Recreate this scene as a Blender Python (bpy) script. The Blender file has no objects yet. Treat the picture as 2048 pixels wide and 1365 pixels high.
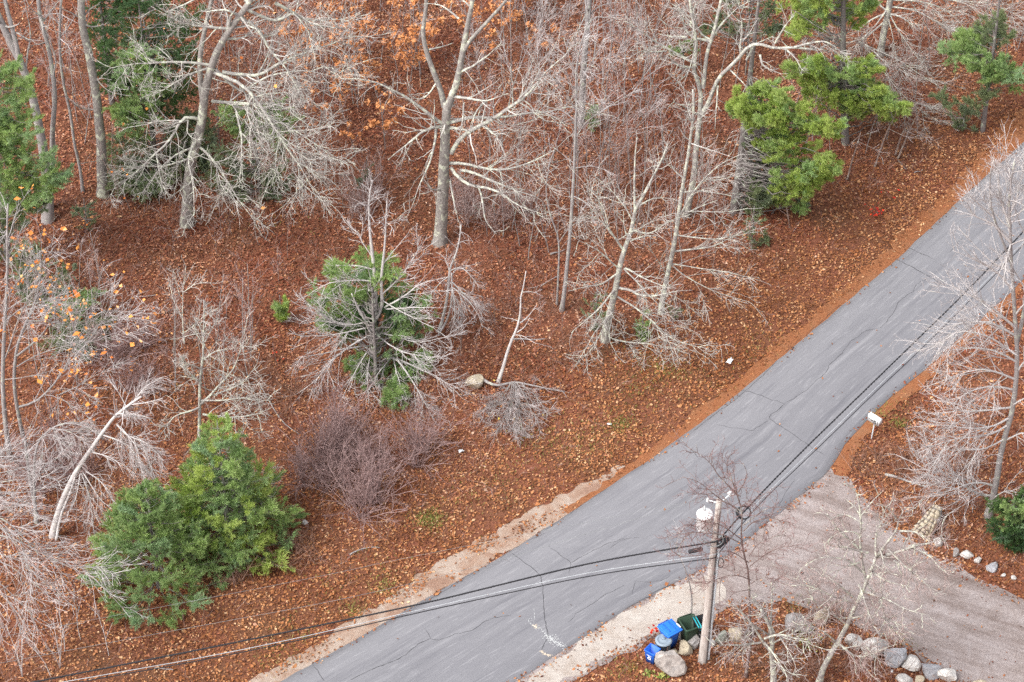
import bpy, bmesh, math, random
import numpy as np
from mathutils import Vector, Matrix, noise as mnoise

# ------------------------------------------------------------------ camera, sky, sun, exposure
F_PX = 6000.0                       # focal length in photo pixels (2048 wide): a long drone lens
PITCH = math.radians(42.0)
DIST = 125.0
CAM = np.array([0.0, -DIST * math.cos(PITCH), DIST * math.sin(PITCH)])
FWD = np.array([0.0, math.cos(PITCH), -math.sin(PITCH)])
UPV = np.array([0.0, math.sin(PITCH), math.cos(PITCH)])

scene = bpy.context.scene
cam_data = bpy.data.cameras.new("camera")
cam_data.sensor_width = 36.0
cam_data.lens = 36.0 * F_PX / 2048.0
cam_data.clip_start = 1.0
cam_data.clip_end = 3000.0
cam = bpy.data.objects.new("camera", cam_data)
scene.collection.objects.link(cam)
cam.location = CAM
cam.rotation_euler = (math.pi / 2 - PITCH, 0, 0)
scene.camera = cam

SUN_EL, SUN_AZ = math.radians(52), math.radians(235)
world = bpy.data.worlds.new("World")
scene.world = world
world.use_nodes = True
wt = world.node_tree
wt.nodes.clear()
sky = wt.nodes.new("ShaderNodeTexSky")
sky.sky_type = 'NISHITA'
sky.sun_disc = False
sky.sun_elevation = SUN_EL
sky.sun_rotation = SUN_AZ
sky.air_density = 1.0
sky.dust_density = 4.0
hs = wt.nodes.new("ShaderNodeHueSaturation")
hs.inputs["Saturation"].default_value = 0.22      # overcast: the blue is greyed out
bg = wt.nodes.new("ShaderNodeBackground")
bg.inputs["Strength"].default_value = 0.15
wo = wt.nodes.new("ShaderNodeOutputWorld")
wt.links.new(sky.outputs[0], hs.inputs["Color"])
wt.links.new(hs.outputs[0], bg.inputs["Color"])
wt.links.new(bg.outputs[0], wo.inputs["Surface"])

sun_data = bpy.data.lights.new("sun", 'SUN')
sun_data.energy = 1.3
sun_data.angle = math.radians(35)
sun_data.color = (1.0, 0.97, 0.93)
sun = bpy.data.objects.new("sun", sun_data)
scene.collection.objects.link(sun)
sdir = Vector((math.sin(SUN_AZ) * math.cos(SUN_EL), math.cos(SUN_AZ) * math.cos(SUN_EL), math.sin(SUN_EL)))
sun.rotation_euler = sdir.to_track_quat('Z', 'Y').to_euler()
sun.location = (0, 0, 60)

vs = scene.view_settings
vs.view_transform = 'Standard'
vs.look = 'None'
vs.exposure = 1.05
vs.gamma = 1.0
vs.use_curve_mapping = False
scene.cycles.max_bounces = 6
scene.cycles.diffuse_bounces = 3
scene.cycles.glossy_bounces = 2
scene.cycles.transmission_bounces = 3
scene.cycles.use_denoising = False
scene.cycles.denoiser = 'OPENIMAGEDENOISE'
scene.cycles.denoising_input_passes = 'RGB_ALBEDO_NORMAL'
scene.cycles.denoising_prefilter = 'ACCURATE'

COL = scene.collection
RNG = np.random.default_rng(11)
random.seed(5)

# ------------------------------------------------------------------ photograph pixel <-> place
def ray(px, py):
    px = np.asarray(px, float); py = np.asarray(py, float)
    d = FWD[None, :] + ((np.atleast_1d(px) - 1024.0) / F_PX)[:, None] * np.array([[1.0, 0, 0]]) \
        + ((682.5 - np.atleast_1d(py)) / F_PX)[:, None] * UPV[None, :]
    return d

def at(px, py, z=0.0):
    d = ray(px, py)
    t = (z - CAM[2]) / d[:, 2]
    p = CAM[None, :] + d * t[:, None]
    return p[0] if np.ndim(px) == 0 else p

def onp(px, py, Y):
    """point where the sight line of a pixel meets the upright plane y = Y"""
    d = ray(px, py)
    t = (np.atleast_1d(Y) - CAM[1]) / d[:, 1]
    p = CAM[None, :] + d * t[:, None]
    return p[0] if np.ndim(px) == 0 else p

def to_px(P):
    v = np.atleast_2d(P) - CAM
    zc = v @ FWD
    return np.stack([1024 + F_PX * v[:, 0] / zc, 682.5 - F_PX * (v @ UPV) / zc], 1)

def ppm(p):
    """photo pixels per metre at a place"""
    return F_PX / float((np.asarray(p) - CAM) @ FWD)

# ------------------------------------------------------------------ scene bookkeeping
def tag(o, label=None, cat=None, group=None, kind=None):
    if label: o["label"] = label
    if cat: o["category"] = cat
    if group: o["group"] = group
    if kind: o["kind"] = kind
    return o

def empty(name, loc):
    o = bpy.data.objects.new(name, None)
    o.empty_display_size = 0.2
    o.location = loc
    COL.objects.link(o)
    return o

def obj(name, mesh, mat=None, parent=None, loc=None):
    o = bpy.data.objects.new(name, mesh)
    if mat is not None and not mesh.materials:
        mesh.materials.append(mat)
    COL.objects.link(o)
    if parent is not None:
        o.parent = parent
    if loc is not None:
        o.location = loc
    return o

def mesh_np(name, verts, faces, smooth=False):
    """verts (V,3), faces: one (F,k) array or a list of such arrays"""
    me = bpy.data.meshes.new(name)
    verts = np.ascontiguousarray(verts, dtype=np.float32)
    if not isinstance(faces, list):
        faces = [faces]
    faces = [np.asarray(f, dtype=np.int32) for f in faces if len(f)]
    me.vertices.add(len(verts))
    me.vertices.foreach_set("co", verts.ravel())
    nl = sum(f.size for f in faces); nf = sum(len(f) for f in faces)
    me.loops.add(nl); me.polygons.add(nf)
    me.loops.foreach_set("vertex_index", np.concatenate([f.ravel() for f in faces]))
    starts, off = [], 0
    for f in faces:
        k = f.shape[1]
        starts.append(off + np.arange(len(f)) * k); off += f.size
    me.polygons.foreach_set("loop_start", np.concatenate(starts).astype(np.int32))
    if smooth:
        me.polygons.foreach_set("use_smooth", np.ones(nf, dtype=bool))
    me.update(calc_edges=True)
    return me

class Bag:
    """collects quads/tris pieces into one mesh"""
    def __init__(self): self.v, self.q, self.t, self.n = [], [], [], 0
    def add(self, v, q=None, t=None):
        v = np.asarray(v, float).reshape(-1, 3)
        if q is not None and len(q): self.q.append(np.asarray(q, int).reshape(-1, 4) + self.n)
        if t is not None and len(t): self.t.append(np.asarray(t, int).reshape(-1, 3) + self.n)
        self.v.append(v); self.n += len(v)
        return self
    def mesh(self, name, smooth=False, origin=None):
        v = np.concatenate(self.v)
        if origin is not None: v = v - np.asarray(origin)
        fs = []
        if self.q: fs.append(np.concatenate(self.q))
        if self.t: fs.append(np.concatenate(self.t))
        return mesh_np(name, v, fs, smooth)

def norm(v, axis=-1):
    return v / np.maximum(np.linalg.norm(v, axis=axis, keepdims=True), 1e-9)

# ------------------------------------------------------------------ tubes and branching
def tubes(P, R, k, caps=True):
    """P (N,p,3) centre lines, R (N,p) radii -> verts, quads, tris"""
    N, p, _ = P.shape
    T = np.empty_like(P)
    T[:, 1:-1] = P[:, 2:] - P[:, :-2]
    T[:, 0] = P[:, 1] - P[:, 0]; T[:, -1] = P[:, -1] - P[:, -2]
    T = norm(T)
    main = norm(P[:, -1] - P[:, 0])
    ref = np.where(np.abs(main[:, 2:3]) > 0.8, np.array([[1.0, 0.3, 0]]), np.array([[0, 0, 1.0]]))
    A = norm(np.cross(T, ref[:, None, :])); B = np.cross(T, A)
    ang = np.arange(k) * 2 * math.pi / k
    V = P[:, :, None, :] + R[:, :, None, None] * (np.cos(ang)[None, None, :, None] * A[:, :, None, :]
                                                + np.sin(ang)[None, None, :, None] * B[:, :, None, :])
    idx = np.arange(N * p * k).reshape(N, p, k)
    a = idx[:, :-1, :]; b = np.roll(a, -1, axis=2); d = idx[:, 1:, :]; c = np.roll(d, -1, axis=2)
    q = np.stack([a, b, c, d], -1).reshape(-1, 4)
    t = np.zeros((0, 3), int)
    if caps and k > 3:
        e = idx[:, -1, :]
        t = np.stack([np.stack([e[:, 0], e[:, i], e[:, i + 1]], 1) for i in range(1, k - 1)], 1).reshape(-1, 3)
    return V.reshape(-1, 3), q, t

def interp_path(P, t):
    """P (M,p,3), t (M,) in 0..1 -> position, tangent"""
    p = P.shape[1]
    f = np.clip(t, 0, 0.9999) * (p - 1)
    i = f.astype(int); w = (f - i)[:, None]
    r = np.arange(len(P))
    a, b = P[r, i], P[r, i + 1]
    return a * (1 - w) + b * w, norm(b - a)

def grow(P, R, per_m, t0, t1, ratio, lmin, lmax, ang, ang_sd, up, wig, npts, rr, rmin, rng, flat=0.0, cap=None, taper=0.55, lift=0.0):
    """one generation of side shoots of the paths P: returns (P2, R2)"""
    N = len(P)
    L = np.linalg.norm(np.diff(P, axis=1), axis=2).sum(1)
    cnt = rng.poisson(np.maximum(per_m * L * (t1 - t0), 0.3))
    if cap is not None: cnt = np.minimum(cnt, cap)
    idx = np.repeat(np.arange(N), cnt)
    M = len(idx)
    if M == 0:
        return np.zeros((0, npts, 3)), np.zeros((0, npts))
    t = t0 + (t1 - t0) * rng.random(M) ** 0.85
    pos, tan = interp_path(P[idx], t)
    f = np.clip(t, 0, 0.9999) * (P.shape[1] - 1)
    i = f.astype(int); w = f - i
    r0 = R[idx, i] * (1 - w) + R[idx, i + 1] * w
    ref = np.where(np.abs(tan[:, 2:3]) > 0.9, np.array([[1.0, 0, 0]]), np.array([[0, 0, 1.0]]))
    a = norm(np.cross(tan, ref)); b = np.cross(a, tan)
    phi = rng.random(M) * 2 * math.pi
    side = np.cos(phi)[:, None] * a + (1 - flat) * np.sin(phi)[:, None] * b
    side = norm(side)
    al = np.radians(rng.normal(ang, ang_sd, M))[:, None]
    d = norm(np.cos(al) * tan + np.sin(al) * side + np.array([0, 0, lift]))
    ln = np.clip(L[idx] * ratio * (1 - taper * t) * rng.uniform(0.55, 1.3, M), lmin, lmax)
    out = np.empty((M, npts, 3)); out[:, 0] = pos
    st = (ln / (npts - 1))[:, None]
    for j in range(1, npts):
        d = norm(d + rng.normal(0, wig, (M, 3)) + np.array([0, 0, up]))
        out[:, j] = out[:, j - 1] + d * st
    rb = np.maximum(r0 * rr * rng.uniform(0.75, 1.05, M), rmin)
    rb = np.minimum(rb, np.maximum(r0 * 0.9, rmin))
    s = np.linspace(0, 1, npts)[None, :]
    R2 = np.maximum(rb[:, None] * (1 - 0.8 * s), rmin * (1 - 0.35 * s))
    return out, R2

def resample(pts, n, smooth=2):
    pts = np.asarray(pts, float)
    for _ in range(smooth):
        if len(pts) < 3: break
        q = pts[:-1] * 0.75 + pts[1:] * 0.25; r = pts[:-1] * 0.25 + pts[1:] * 0.75
        pts = np.concatenate([pts[:1], np.stack([q, r], 1).reshape(-1, pts.shape[1])[1:-1], pts[-1:]])
    s = np.concatenate([[0], np.cumsum(np.linalg.norm(np.diff(pts, axis=0), axis=1))])
    u = np.linspace(0, s[-1], n)
    return np.stack([np.interp(u, s, pts[:, k]) for k in range(pts.shape[1])], 1)

# ------------------------------------------------------------------ materials
MATS = {}
class NT:
    def __init__(self, name):
        self.m = bpy.data.materials.new(name); self.m.use_nodes = True
        self.t = self.m.node_tree; self.n = self.t.nodes
        self.b = self.n["Principled BSDF"]
        self.b.inputs["Roughness"].default_value = 0.85
        self.b.inputs["Specular IOR Level"].default_value = 0.25
        MATS[name] = self.m
    def new(self, typ, **kw):
        x = self.n.new(typ)
        for k, v in kw.items(): setattr(x, k, v)
        return x
    def link(self, a, b): self.t.links.new(a, b)
    def coord(self, which="Object"):
        return self.new("ShaderNodeTexCoord").outputs[which]
    def pos(self):
        return self.new("ShaderNodeNewGeometry").outputs["Position"]
    def noise(self, vec, scale, detail=4, rough=0.55, dist=0.0):
        x = self.new("ShaderNodeTexNoise")
        x.inputs["Scale"].default_value = scale; x.inputs["Detail"].default_value = detail
        x.inputs["Roughness"].default_value = rough; x.inputs["Distortion"].default_value = dist
        self.link(vec, x.inputs["Vector"]); return x.outputs["Fac"]
    def ramp(self, fac, stops, interp='LINEAR'):
        x = self.new("ShaderNodeValToRGB"); e = x.color_ramp.elements
        x.color_ramp.interpolation = interp
        while len(e) > len(stops): e.remove(e[-1])
        while len(e) < len(stops): e.new(1.0)
        for el, (p, c) in zip(e, stops):
            el.position = p; el.color = (c[0], c[1], c[2], 1) if not np.isscalar(c) else (c, c, c, 1)
        self.link(fac, x.inputs["Fac"]); return x.outputs["Color"]
    def mix(self, fac, a, b, mode='MIX'):
        x = self.new("ShaderNodeMix", data_type='RGBA', blend_type=mode)
        if np.isscalar(fac): x.inputs[0].default_value = fac
        else: self.link(fac, x.inputs[0])
        for v, s in ((a, x.inputs[6]), (b, x.inputs[7])):
            if isinstance(v, tuple): s.default_value = (v[0], v[1], v[2], 1)
            else: self.link(v, s)
        return x.outputs[2]
    def island(self):
        return self.new("ShaderNodeNewGeometry").outputs["Random Per Island"]
    def objrand(self):
        return self.new("ShaderNodeObjectInfo").outputs["Random"]
    def mapping(self, vec, scale=(1, 1, 1)):
        x = self.new("ShaderNodeMapping"); x.inputs["Scale"].default_value = scale
        self.link(vec, x.inputs["Vector"]); return x.outputs[0]
    def bump(self, h, strength=0.4, dist=0.02):
        x = self.new("ShaderNodeBump"); x.inputs["Strength"].default_value = strength
        x.inputs["Distance"].default_value = dist
        self.link(h, x.inputs["Height"]); self.link(x.outputs[0], self.b.inputs["Normal"])
    def color(self, c):
        if isinstance(c, tuple): self.b.inputs["Base Color"].default_value = (*c, 1)
        else: self.link(c, self.b.inputs["Base Color"])
        return self.m

def bark(name, dark, light, lichen=(0.52, 0.54, 0.38), amt=0.5, scale=1.0):
    m = NT(name); p = m.pos()
    st = m.mapping(p, (1, 1, 0.35))
    g = m.noise(st, 22 * scale, 5, 0.65)
    c = m.ramp(g, [(0.3, dark), (0.7, light)])
    if amt > 0:
        f = m.ramp(m.noise(p, 3.2 * scale, 4, 0.6, 0.6), [(0.62 - 0.22 * amt, 0.0), (0.70 - 0.2 * amt, 1.0)])
        c = m.mix(f, c, lichen)
    m.bump(g, 0.5, 0.02)
    return m.color(c)

def plain(name, c, rough=0.6, var=0.12, scale=9.0, metal=0.0, spec=0.3):
    m = NT(name)
    n = m.noise(m.coord("Object"), scale, 4)
    lo = tuple(max(0, x * (1 - var)) for x in c); hi = tuple(min(1, x * (1 + var)) for x in c)
    m.b.inputs["Roughness"].default_value = rough; m.b.inputs["Metallic"].default_value = metal
    m.b.inputs["Specular IOR Level"].default_value = spec
    return m.color(m.ramp(n, [(0.3, lo), (0.7, hi)]))

def twig(name, dark, light):
    m = NT(name)
    return m.color(m.ramp(m.island(), [(0.0, dark), (1.0, light)]))

bark("bark_oak", (0.15, 0.132, 0.122), (0.36, 0.33, 0.305), (0.50, 0.51, 0.41), amt=0.4, scale=.8)
bark("bark_lichen", (0.21, 0.19, 0.175), (0.42, 0.39, 0.365), (0.54, 0.55, 0.45), amt=0.6, scale=1.5)
bark("bark_grey", (0.19, 0.168, 0.165), (0.38, 0.35, 0.34), (0.42, 0.43, 0.36), amt=0.3)
bark("bark_pale", (0.33, 0.30, 0.29), (0.64, 0.60, 0.585), (0.56, 0.55, 0.49), amt=0.2)
bark("bark_pine", (0.11, 0.095, 0.09), (0.25, 0.22, 0.21), (0.33, 0.35, 0.28), amt=0.3)
bark("bark_red", (0.12, 0.08, 0.072), (0.25, 0.175, 0.16), (0.4, 0.38, 0.34), amt=0.3)
bark("bark_brown", (0.17, 0.12, 0.10), (0.33, 0.25, 0.22), (0.42, 0.40, 0.33), amt=0.2)
twig("twig_pale", (0.36, 0.325, 0.32), (0.66, 0.615, 0.605))
twig("twig_grey", (0.31, 0.268, 0.26), (0.56, 0.50, 0.49))
twig("twig_lichen", (0.33, 0.305, 0.28), (0.62, 0.585, 0.545))
twig("twig_pink", (0.27, 0.185, 0.17), (0.50, 0.385, 0.36))
twig("twig_purple", (0.22, 0.135, 0.128), (0.41, 0.285, 0.27))
twig("twig_red", (0.17, 0.085, 0.078), (0.31, 0.185, 0.175))
twig("twig_brown", (0.16, 0.085, 0.06), (0.34, 0.20, 0.15))

def needle_mat(name, a, b, c):
    m = NT(name)
    r = m.ramp(m.objrand(), [(0.0, a), (0.5, b), (1.0, c)])
    i = m.ramp(m.island(), [(0.0, 0.62), (1.0, 1.25)])
    m.b.inputs["Roughness"].default_value = 0.6
    col = m.mix(1.0, r, i, 'MULTIPLY')
    tr = m.new("ShaderNodeBsdfTranslucent"); m.link(col, tr.inputs["Color"])
    mx = m.new("ShaderNodeMixShader"); mx.inputs[0].default_value = 0.5
    out = m.n["Material Output"]
    m.link(m.b.outputs[0], mx.inputs[1]); m.link(tr.outputs[0], mx.inputs[2]); m.link(mx.outputs[0], out.inputs["Surface"])
    return m.color(col)
needle_mat("needles_bright", (0.40, 0.53, 0.13), (0.50, 0.60, 0.17), (0.42, 0.58, 0.25))
needle_mat("needles_mid", (0.32, 0.46, 0.19), (0.40, 0.53, 0.19), (0.37, 0.52, 0.29))
needle_mat("needles_dull", (0.26, 0.32, 0.17), (0.30, 0.35, 0.18), (0.27, 0.34, 0.23))
needle_mat("needles_dark", (0.085, 0.16, 0.06), (0.115, 0.20, 0.06), (0.105, 0.19, 0.09))
# ------------------------------------------------------------------ ground plan (metres, from the photograph's edges)
def world_line(px):
    px = np.array(px, float)
    return at(px[:, 0], px[:, 1], 0.0)[:, :2]

def extend(line, back, fwd):
    a = line[0] + norm(line[0] - line[2]) * back
    b = line[-1] + norm(line[-1] - line[-3]) * fwd
    return np.vstack([a, line, b])

L_EDGE = extend(world_line([(560, 1365), (700, 1287), (830, 1212), (920, 1160), (1010, 1110), (1120, 1040), (1230, 967), (1300, 920), (1370, 870), (1500, 770),
                            (1640, 650), (1730, 574), (1800, 515), (1920, 400), (2048, 285)]), 60, 90)
R_EDGE = extend(world_line([(1030, 1365), (1130, 1300), (1180, 1268), (1248, 1221), (1326, 1180), (1443, 1120), (1541, 1043), (1615, 981), (1660, 940),
                            (1690, 885), (1740, 835), (1800, 780), (1870, 722), (1990, 612), (2048, 560)]), 60, 90)

def dense(line, step):
    s = np.concatenate([[0], np.cumsum(np.linalg.norm(np.diff(line, axis=0), axis=1))])
    u = np.linspace(0, s[-1], max(2, int(s[-1] / step)))
    return np.stack([np.interp(u, s, line[:, k]) for k in range(2)], 1)

def smooth_line(line, it=2):
    for _ in range(it):
        q = line[:-1] * 0.75 + line[1:] * 0.25; r = line[:-1] * 0.25 + line[1:] * 0.75
        line = np.concatenate([line[:1], np.stack([q, r], 1).reshape(-1, 2)[1:-1], line[-1:]])
    return line

def rough_line(line, amp, seed, step=0.25, freq=1.3):
    d = dense(smooth_line(line), step)
    t = norm(np.gradient(d, axis=0)); n = np.stack([-t[:, 1], t[:, 0]], 1)
    w = np.array([mnoise.noise((p[0] * freq, p[1] * freq, seed)) + 0.6 * mnoise.noise((p[0] * freq * 3.3, p[1] * freq * 3.3, seed + 7)) for p in d])
    return d + n * (amp * w)[:, None]

L_ROAD = rough_line(L_EDGE, 0.05, 1.0)
R_ROAD = rough_line(R_EDGE, 0.07, 2.0)
ROAD_POLY = np.vstack([L_ROAD, R_ROAD[::-1]])

DRIVE_PX = [(1180, 1262), (1248, 1215), (1326, 1174), (1443, 1114), (1541, 1037), (1615, 975), (1655, 936), (1664, 915), (1690, 950), (1730, 1000), (1790, 1055), (1850, 1105),
            (1910, 1130), (1980, 1168), (2060, 1205), (2200, 1290), (2230, 1480), (1990, 1400), (1900, 1362), (1850, 1325), (1800, 1285), (1720, 1258),
            (1640, 1222), (1560, 1203), (1500, 1206), (1445, 1218), (1415, 1262), (1380, 1282), (1340, 1285), (1300, 1272), (1275, 1300), (1215, 1322), (1150, 1362),
            (1090, 1400), (1030, 1440), (900, 1440), (1030, 1358)]
DRIVE_POLY = rough_line(np.vstack([world_line(DRIVE_PX), world_line(DRIVE_PX)[:1]]), 0.16, 3.0)[:-1]

SHOULDER_PX = [(1290, 935), (1230, 968), (1120, 1041), (1010, 1111), (920, 1161), (830, 1213), (700, 1288), (560, 1366), (380, 1470),
               (345, 1455), (500, 1358), (605, 1302), (695, 1246), (785, 1190), (870, 1134), (965, 1075), (1045, 1030), (1135, 985), (1232, 937), (1280, 922)]
SHOULDER_POLY = rough_line(np.vstack([world_line(SHOULDER_PX), world_line(SHOULDER_PX)[:1]]), 0.32, 4.0)[:-1]

def offset_strip(line, px_lo, px_hi, w0, w1, side, seed):
    """a band beside a road edge between two photo abscissae"""
    d = rough_line(line, 0.03, seed)
    X = to_px(np.column_stack([d, np.zeros(len(d))]))[:, 0]
    m = (X > px_lo) & (X < px_hi)
    d = d[m]
    t = norm(np.gradient(d, axis=0)); n = np.stack([-t[:, 1], t[:, 0]], 1) * side
    s = np.linspace(0, 1, len(d))
    w = w0 + (w1 - w0) * np.minimum(1, s * 3)
    w = w * np.array([1 + 0.6 * mnoise.noise((p[0] * 0.7, p[1] * 0.7, seed)) + 0.45 * mnoise.noise((p[0] * 3, p[1] * 3, seed)) for p in d])
    return np.vstack([d - n * 0.05, (d + n * w[:, None])[::-1]])

STRIP_A = offset_strip(L_EDGE, 1130, 3200, 0.3, 1.05, 1, 5.0)
STRIP_B = offset_strip(R_EDGE, 1685, 3200, 0.45, 0.55, -1, 6.0)
BANK_PX = [(1668, 950), (1655, 925), (1672, 895), (1700, 870), (1730, 850), (1740, 862), (1715, 890), (1705, 920), (1700, 950), (1690, 955)]
STRIP_C = rough_line(np.vstack([world_line(BANK_PX), world_line(BANK_PX)[:1]]), 0.05, 8.0)[:-1]

def inside(pts, poly):
    x, y = pts[:, 0], pts[:, 1]
    r = np.zeros(len(pts), bool)
    a = poly; b = np.roll(poly, -1, 0)
    for (x0, y0), (x1, y1) in zip(a, b):
        if y0 == y1: continue
        c = (y0 > y) != (y1 > y)
        r ^= c & (x < (x1 - x0) * (y - y0) / (y1 - y0) + x0)
    return r

def edge_dist(pts, poly, closed=True):
    a = poly if closed else poly[:-1]; b = np.roll(poly, -1, 0) if closed else poly[1:]
    best = np.full(len(pts), 1e9)
    for p, q in zip(a, b):
        d = q - p; L2 = d @ d
        if L2 < 1e-9: continue
        t = np.clip(((pts - p) @ d) / L2, 0, 1)
        best = np.minimum(best, np.linalg.norm(pts - (p + t[:, None] * d), axis=1))
    return best

def coarse(poly, k=4): return poly[::k]

FLAT = [coarse(ROAD_POLY), coarse(DRIVE_POLY), coarse(SHOULDER_POLY), coarse(STRIP_A), coarse(STRIP_B), STRIP_C[::3]]
def height(pts):
    """lie of the land: level at road and drive, gently uneven in the woods"""
    pts = np.atleast_2d(pts)[:, :2]
    d = np.full(len(pts), 1e9)
    ins = np.zeros(len(pts), bool)
    for f in FLAT:
        ins |= inside(pts, f)
        d = np.minimum(d, edge_dist(pts, f))
    d[ins] = 0
    x, y = pts[:, 0], pts[:, 1]
    b = 0.16 + 0.12 * np.sin(x * 0.31 + 0.7) * np.cos(y * 0.27) + 0.07 * np.sin(x * 0.83 + y * 0.6) + 0.05 * np.sin(y * 1.1 - x * 0.5)
    m = np.clip((d - 0.15) / 3.0, 0, 1); m = m * m * (3 - 2 * m)
    return -0.03 + m * (b + 0.05)

_GX = np.concatenate([[-700, -300, -140, -80, -50, -38], np.arange(-31, 31.01, 0.4), [38, 50, 80, 140, 300, 700]])
_GY = np.concatenate([[-500, -250, -120, -70, -45, -33], np.arange(-27, 37.01, 0.4), [45, 60, 90, 150, 300, 800]])
_gx, _gy = np.meshgrid(_GX, _GY)
_gp = np.column_stack([_gx.ravel(), _gy.ravel()])
_gz = height(_gp)
GZ = _gz.reshape(len(_GY), len(_GX))
def hz(x, y):
    """height by lookup on the ground sheet (bilinear)"""
    x = np.atleast_1d(x).astype(float); y = np.atleast_1d(y).astype(float)
    i = np.clip(np.searchsorted(_GX, x) - 1, 0, len(_GX) - 2); j = np.clip(np.searchsorted(_GY, y) - 1, 0, len(_GY) - 2)
    u = np.clip((x - _GX[i]) / (_GX[i + 1] - _GX[i]), 0, 1); v = np.clip((y - _GY[j]) / (_GY[j + 1] - _GY[j]), 0, 1)
    return (GZ[j, i] * (1 - u) + GZ[j, i + 1] * u) * (1 - v) + (GZ[j + 1, i] * (1 - u) + GZ[j + 1, i + 1] * u) * v

# ---- materials of the ground
m = NT("soil")
p = m.pos()
n1 = m.noise(p, 14, 6, 0.7); n2 = m.noise(p, 0.35, 3)
c = m.ramp(n1, [(0.3, (0.11, 0.038, 0.023)), (0.5, (0.19, 0.068, 0.038)), (0.72, (0.28, 0.115, 0.066))])
m.bump(n1, 0.8, 0.05); m.color(m.mix(m.ramp(n2, [(0.4, 0.0), (0.7, 0.5)]), c, (0.09, 0.055, 0.025)))

m = NT("asphalt")
uv = m.coord("UV"); p = m.pos()
s1 = m.noise(m.mapping(uv, (9.0, 0.35, 1)), 1.0, 4, 0.6)
s2 = m.noise(m.mapping(uv, (26.0, 0.5, 1)), 1.0, 3, 0.6)
g = m.noise(p, 38, 4, 0.8); bl = m.noise(p, 0.5, 4, 0.6)
c = m.ramp(s1, [(0.3, (0.095, 0.093, 0.106)), (0.55, (0.152, 0.150, 0.166)), (0.75, (0.21, 0.206, 0.222))])
c = m.mix(0.45, c, m.ramp(s2, [(0.35, (0.09, 0.088, 0.10)), (0.65, (0.235, 0.23, 0.24))]))
c = m.mix(0.5, c, m.ramp(bl, [(0.3, (0.118, 0.117, 0.13)), (0.7, (0.19, 0.186, 0.20))]))
c = m.mix(0.42, c, m.ramp(g, [(0.35, (0.05, 0.05, 0.06)), (0.68, (0.33, 0.325, 0.335))]))
# worn bands: wheel tracks darker, pale seam along the crown
sep = m.new("ShaderNodeSeparateXYZ"); m.link(uv, sep.inputs[0])
band = m.ramp(sep.outputs[0], [(0.0, 0.75), (0.08, 0.62), (0.16, 0.72), (0.30, 0.58), (0.375, 0.35), (0.41, 0.9), (0.44, 0.42), (0.55, 0.55), (0.66, 0.38), (0.78, 0.55), (0.90, 0.38), (1.0, 0.66)])
brk = m.ramp(m.noise(m.mapping(uv, (5, 0.22, 1)), 1.0, 4), [(0.35, 0.25), (0.65, 1.0)])
bm_ = m.mix(brk, (0.55, 0.55, 0.55), band)
c = m.mix(0.62, c, m.mix(bm_, (0.085, 0.084, 0.099), (0.30, 0.295, 0.312)))
fl = m.noise(m.mapping(uv, (60.0, 0.9, 1)), 1.0, 3, 0.6)
c = m.mix(m.ramp(fl, [(0.56, 0.0), (0.72, 0.5)]), c, (0.33, 0.325, 0.34))
st_ = m.noise(m.mapping(uv, (16.0, 0.12, 1)), 1.0, 4, 0.65)
c = m.mix(m.ramp(st_, [(0.52, 0.0), (0.72, 0.5)]), c, (0.085, 0.084, 0.1))
m.b.inputs["Roughness"].default_value = 0.8
m.bump(g, 0.35, 0.01); m.color(c)

m = NT("gravel")
p = m.pos()
g = m.noise(p, 34, 4, 0.75); g2 = m.noise(p, 11, 5, 0.65); bl = m.noise(p, 0.75, 6, 0.7, 0.8)
r0_ = m.new("ShaderNodeMapping"); r0_.inputs["Rotation"].default_value = (0, 0, math.radians(27)); m.link(p, r0_.inputs["Vector"])
rut = m.new("ShaderNodeMapping"); rut.inputs["Scale"].default_value = (0.13, 1.7, 1); m.link(r0_.outputs[0], rut.inputs["Vector"])
rn = m.noise(rut.outputs[0], 1.0, 5, 0.65, 0.25)
c = m.ramp(bl, [(0.34, (0.15, 0.112, 0.10)), (0.46, (0.225, 0.182, 0.172)), (0.58, (0.295, 0.255, 0.252)), (0.72, (0.37, 0.335, 0.335))])
c = m.mix(0.36, c, m.ramp(g, [(0.32, (0.08, 0.06, 0.052)), (0.5, (0.27, 0.23, 0.222)), (0.70, (0.55, 0.51, 0.495))]))
c = m.mix(0.22, c, m.ramp(g2, [(0.35, (0.13, 0.095, 0.08)), (0.65, (0.42, 0.38, 0.365))]))
c = m.mix(1.0, c, m.ramp(rn, [(0.34, (0.72, 0.66, 0.63)), (0.45, (0.92, 0.89, 0.88)), (0.54, (1.06, 1.05, 1.05)), (0.68, (1.22, 1.22, 1.22))]), 'MULTIPLY')
m.bump(g, 0.7, 0.03); m.color(c)

m = NT("sandy_verge")
p = m.pos()
g = m.noise(p, 30, 5, 0.75); bl = m.noise(p, 1.1, 5, 0.65, 0.6)
c = m.ramp(bl, [(0.36, (0.20, 0.085, 0.046)), (0.46, (0.28, 0.165, 0.11)), (0.58, (0.36, 0.285, 0.235)), (0.78, (0.44, 0.385, 0.34))])
c = m.mix(0.45, c, m.ramp(g, [(0.32, (0.13, 0.07, 0.045)), (0.5, (0.32, 0.235, 0.185)), (0.68, (0.56, 0.50, 0.44))]))
m.bump(g, 0.7, 0.03); m.color(c)

m = NT("needle_duff")
p = m.pos()
g = m.noise(p, 26, 6, 0.78); bl = m.noise(p, 1.4, 4, 0.6)
c = m.ramp(g, [(0.3, (0.11, 0.042, 0.02)), (0.5, (0.25, 0.092, 0.038)), (0.72, (0.40, 0.185, 0.088))])
c = m.mix(m.ramp(bl, [(0.45, 0.0), (0.75, 0.45)]), c, (0.24, 0.145, 0.085))
m.bump(g, 0.8, 0.03); m.color(c)

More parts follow.
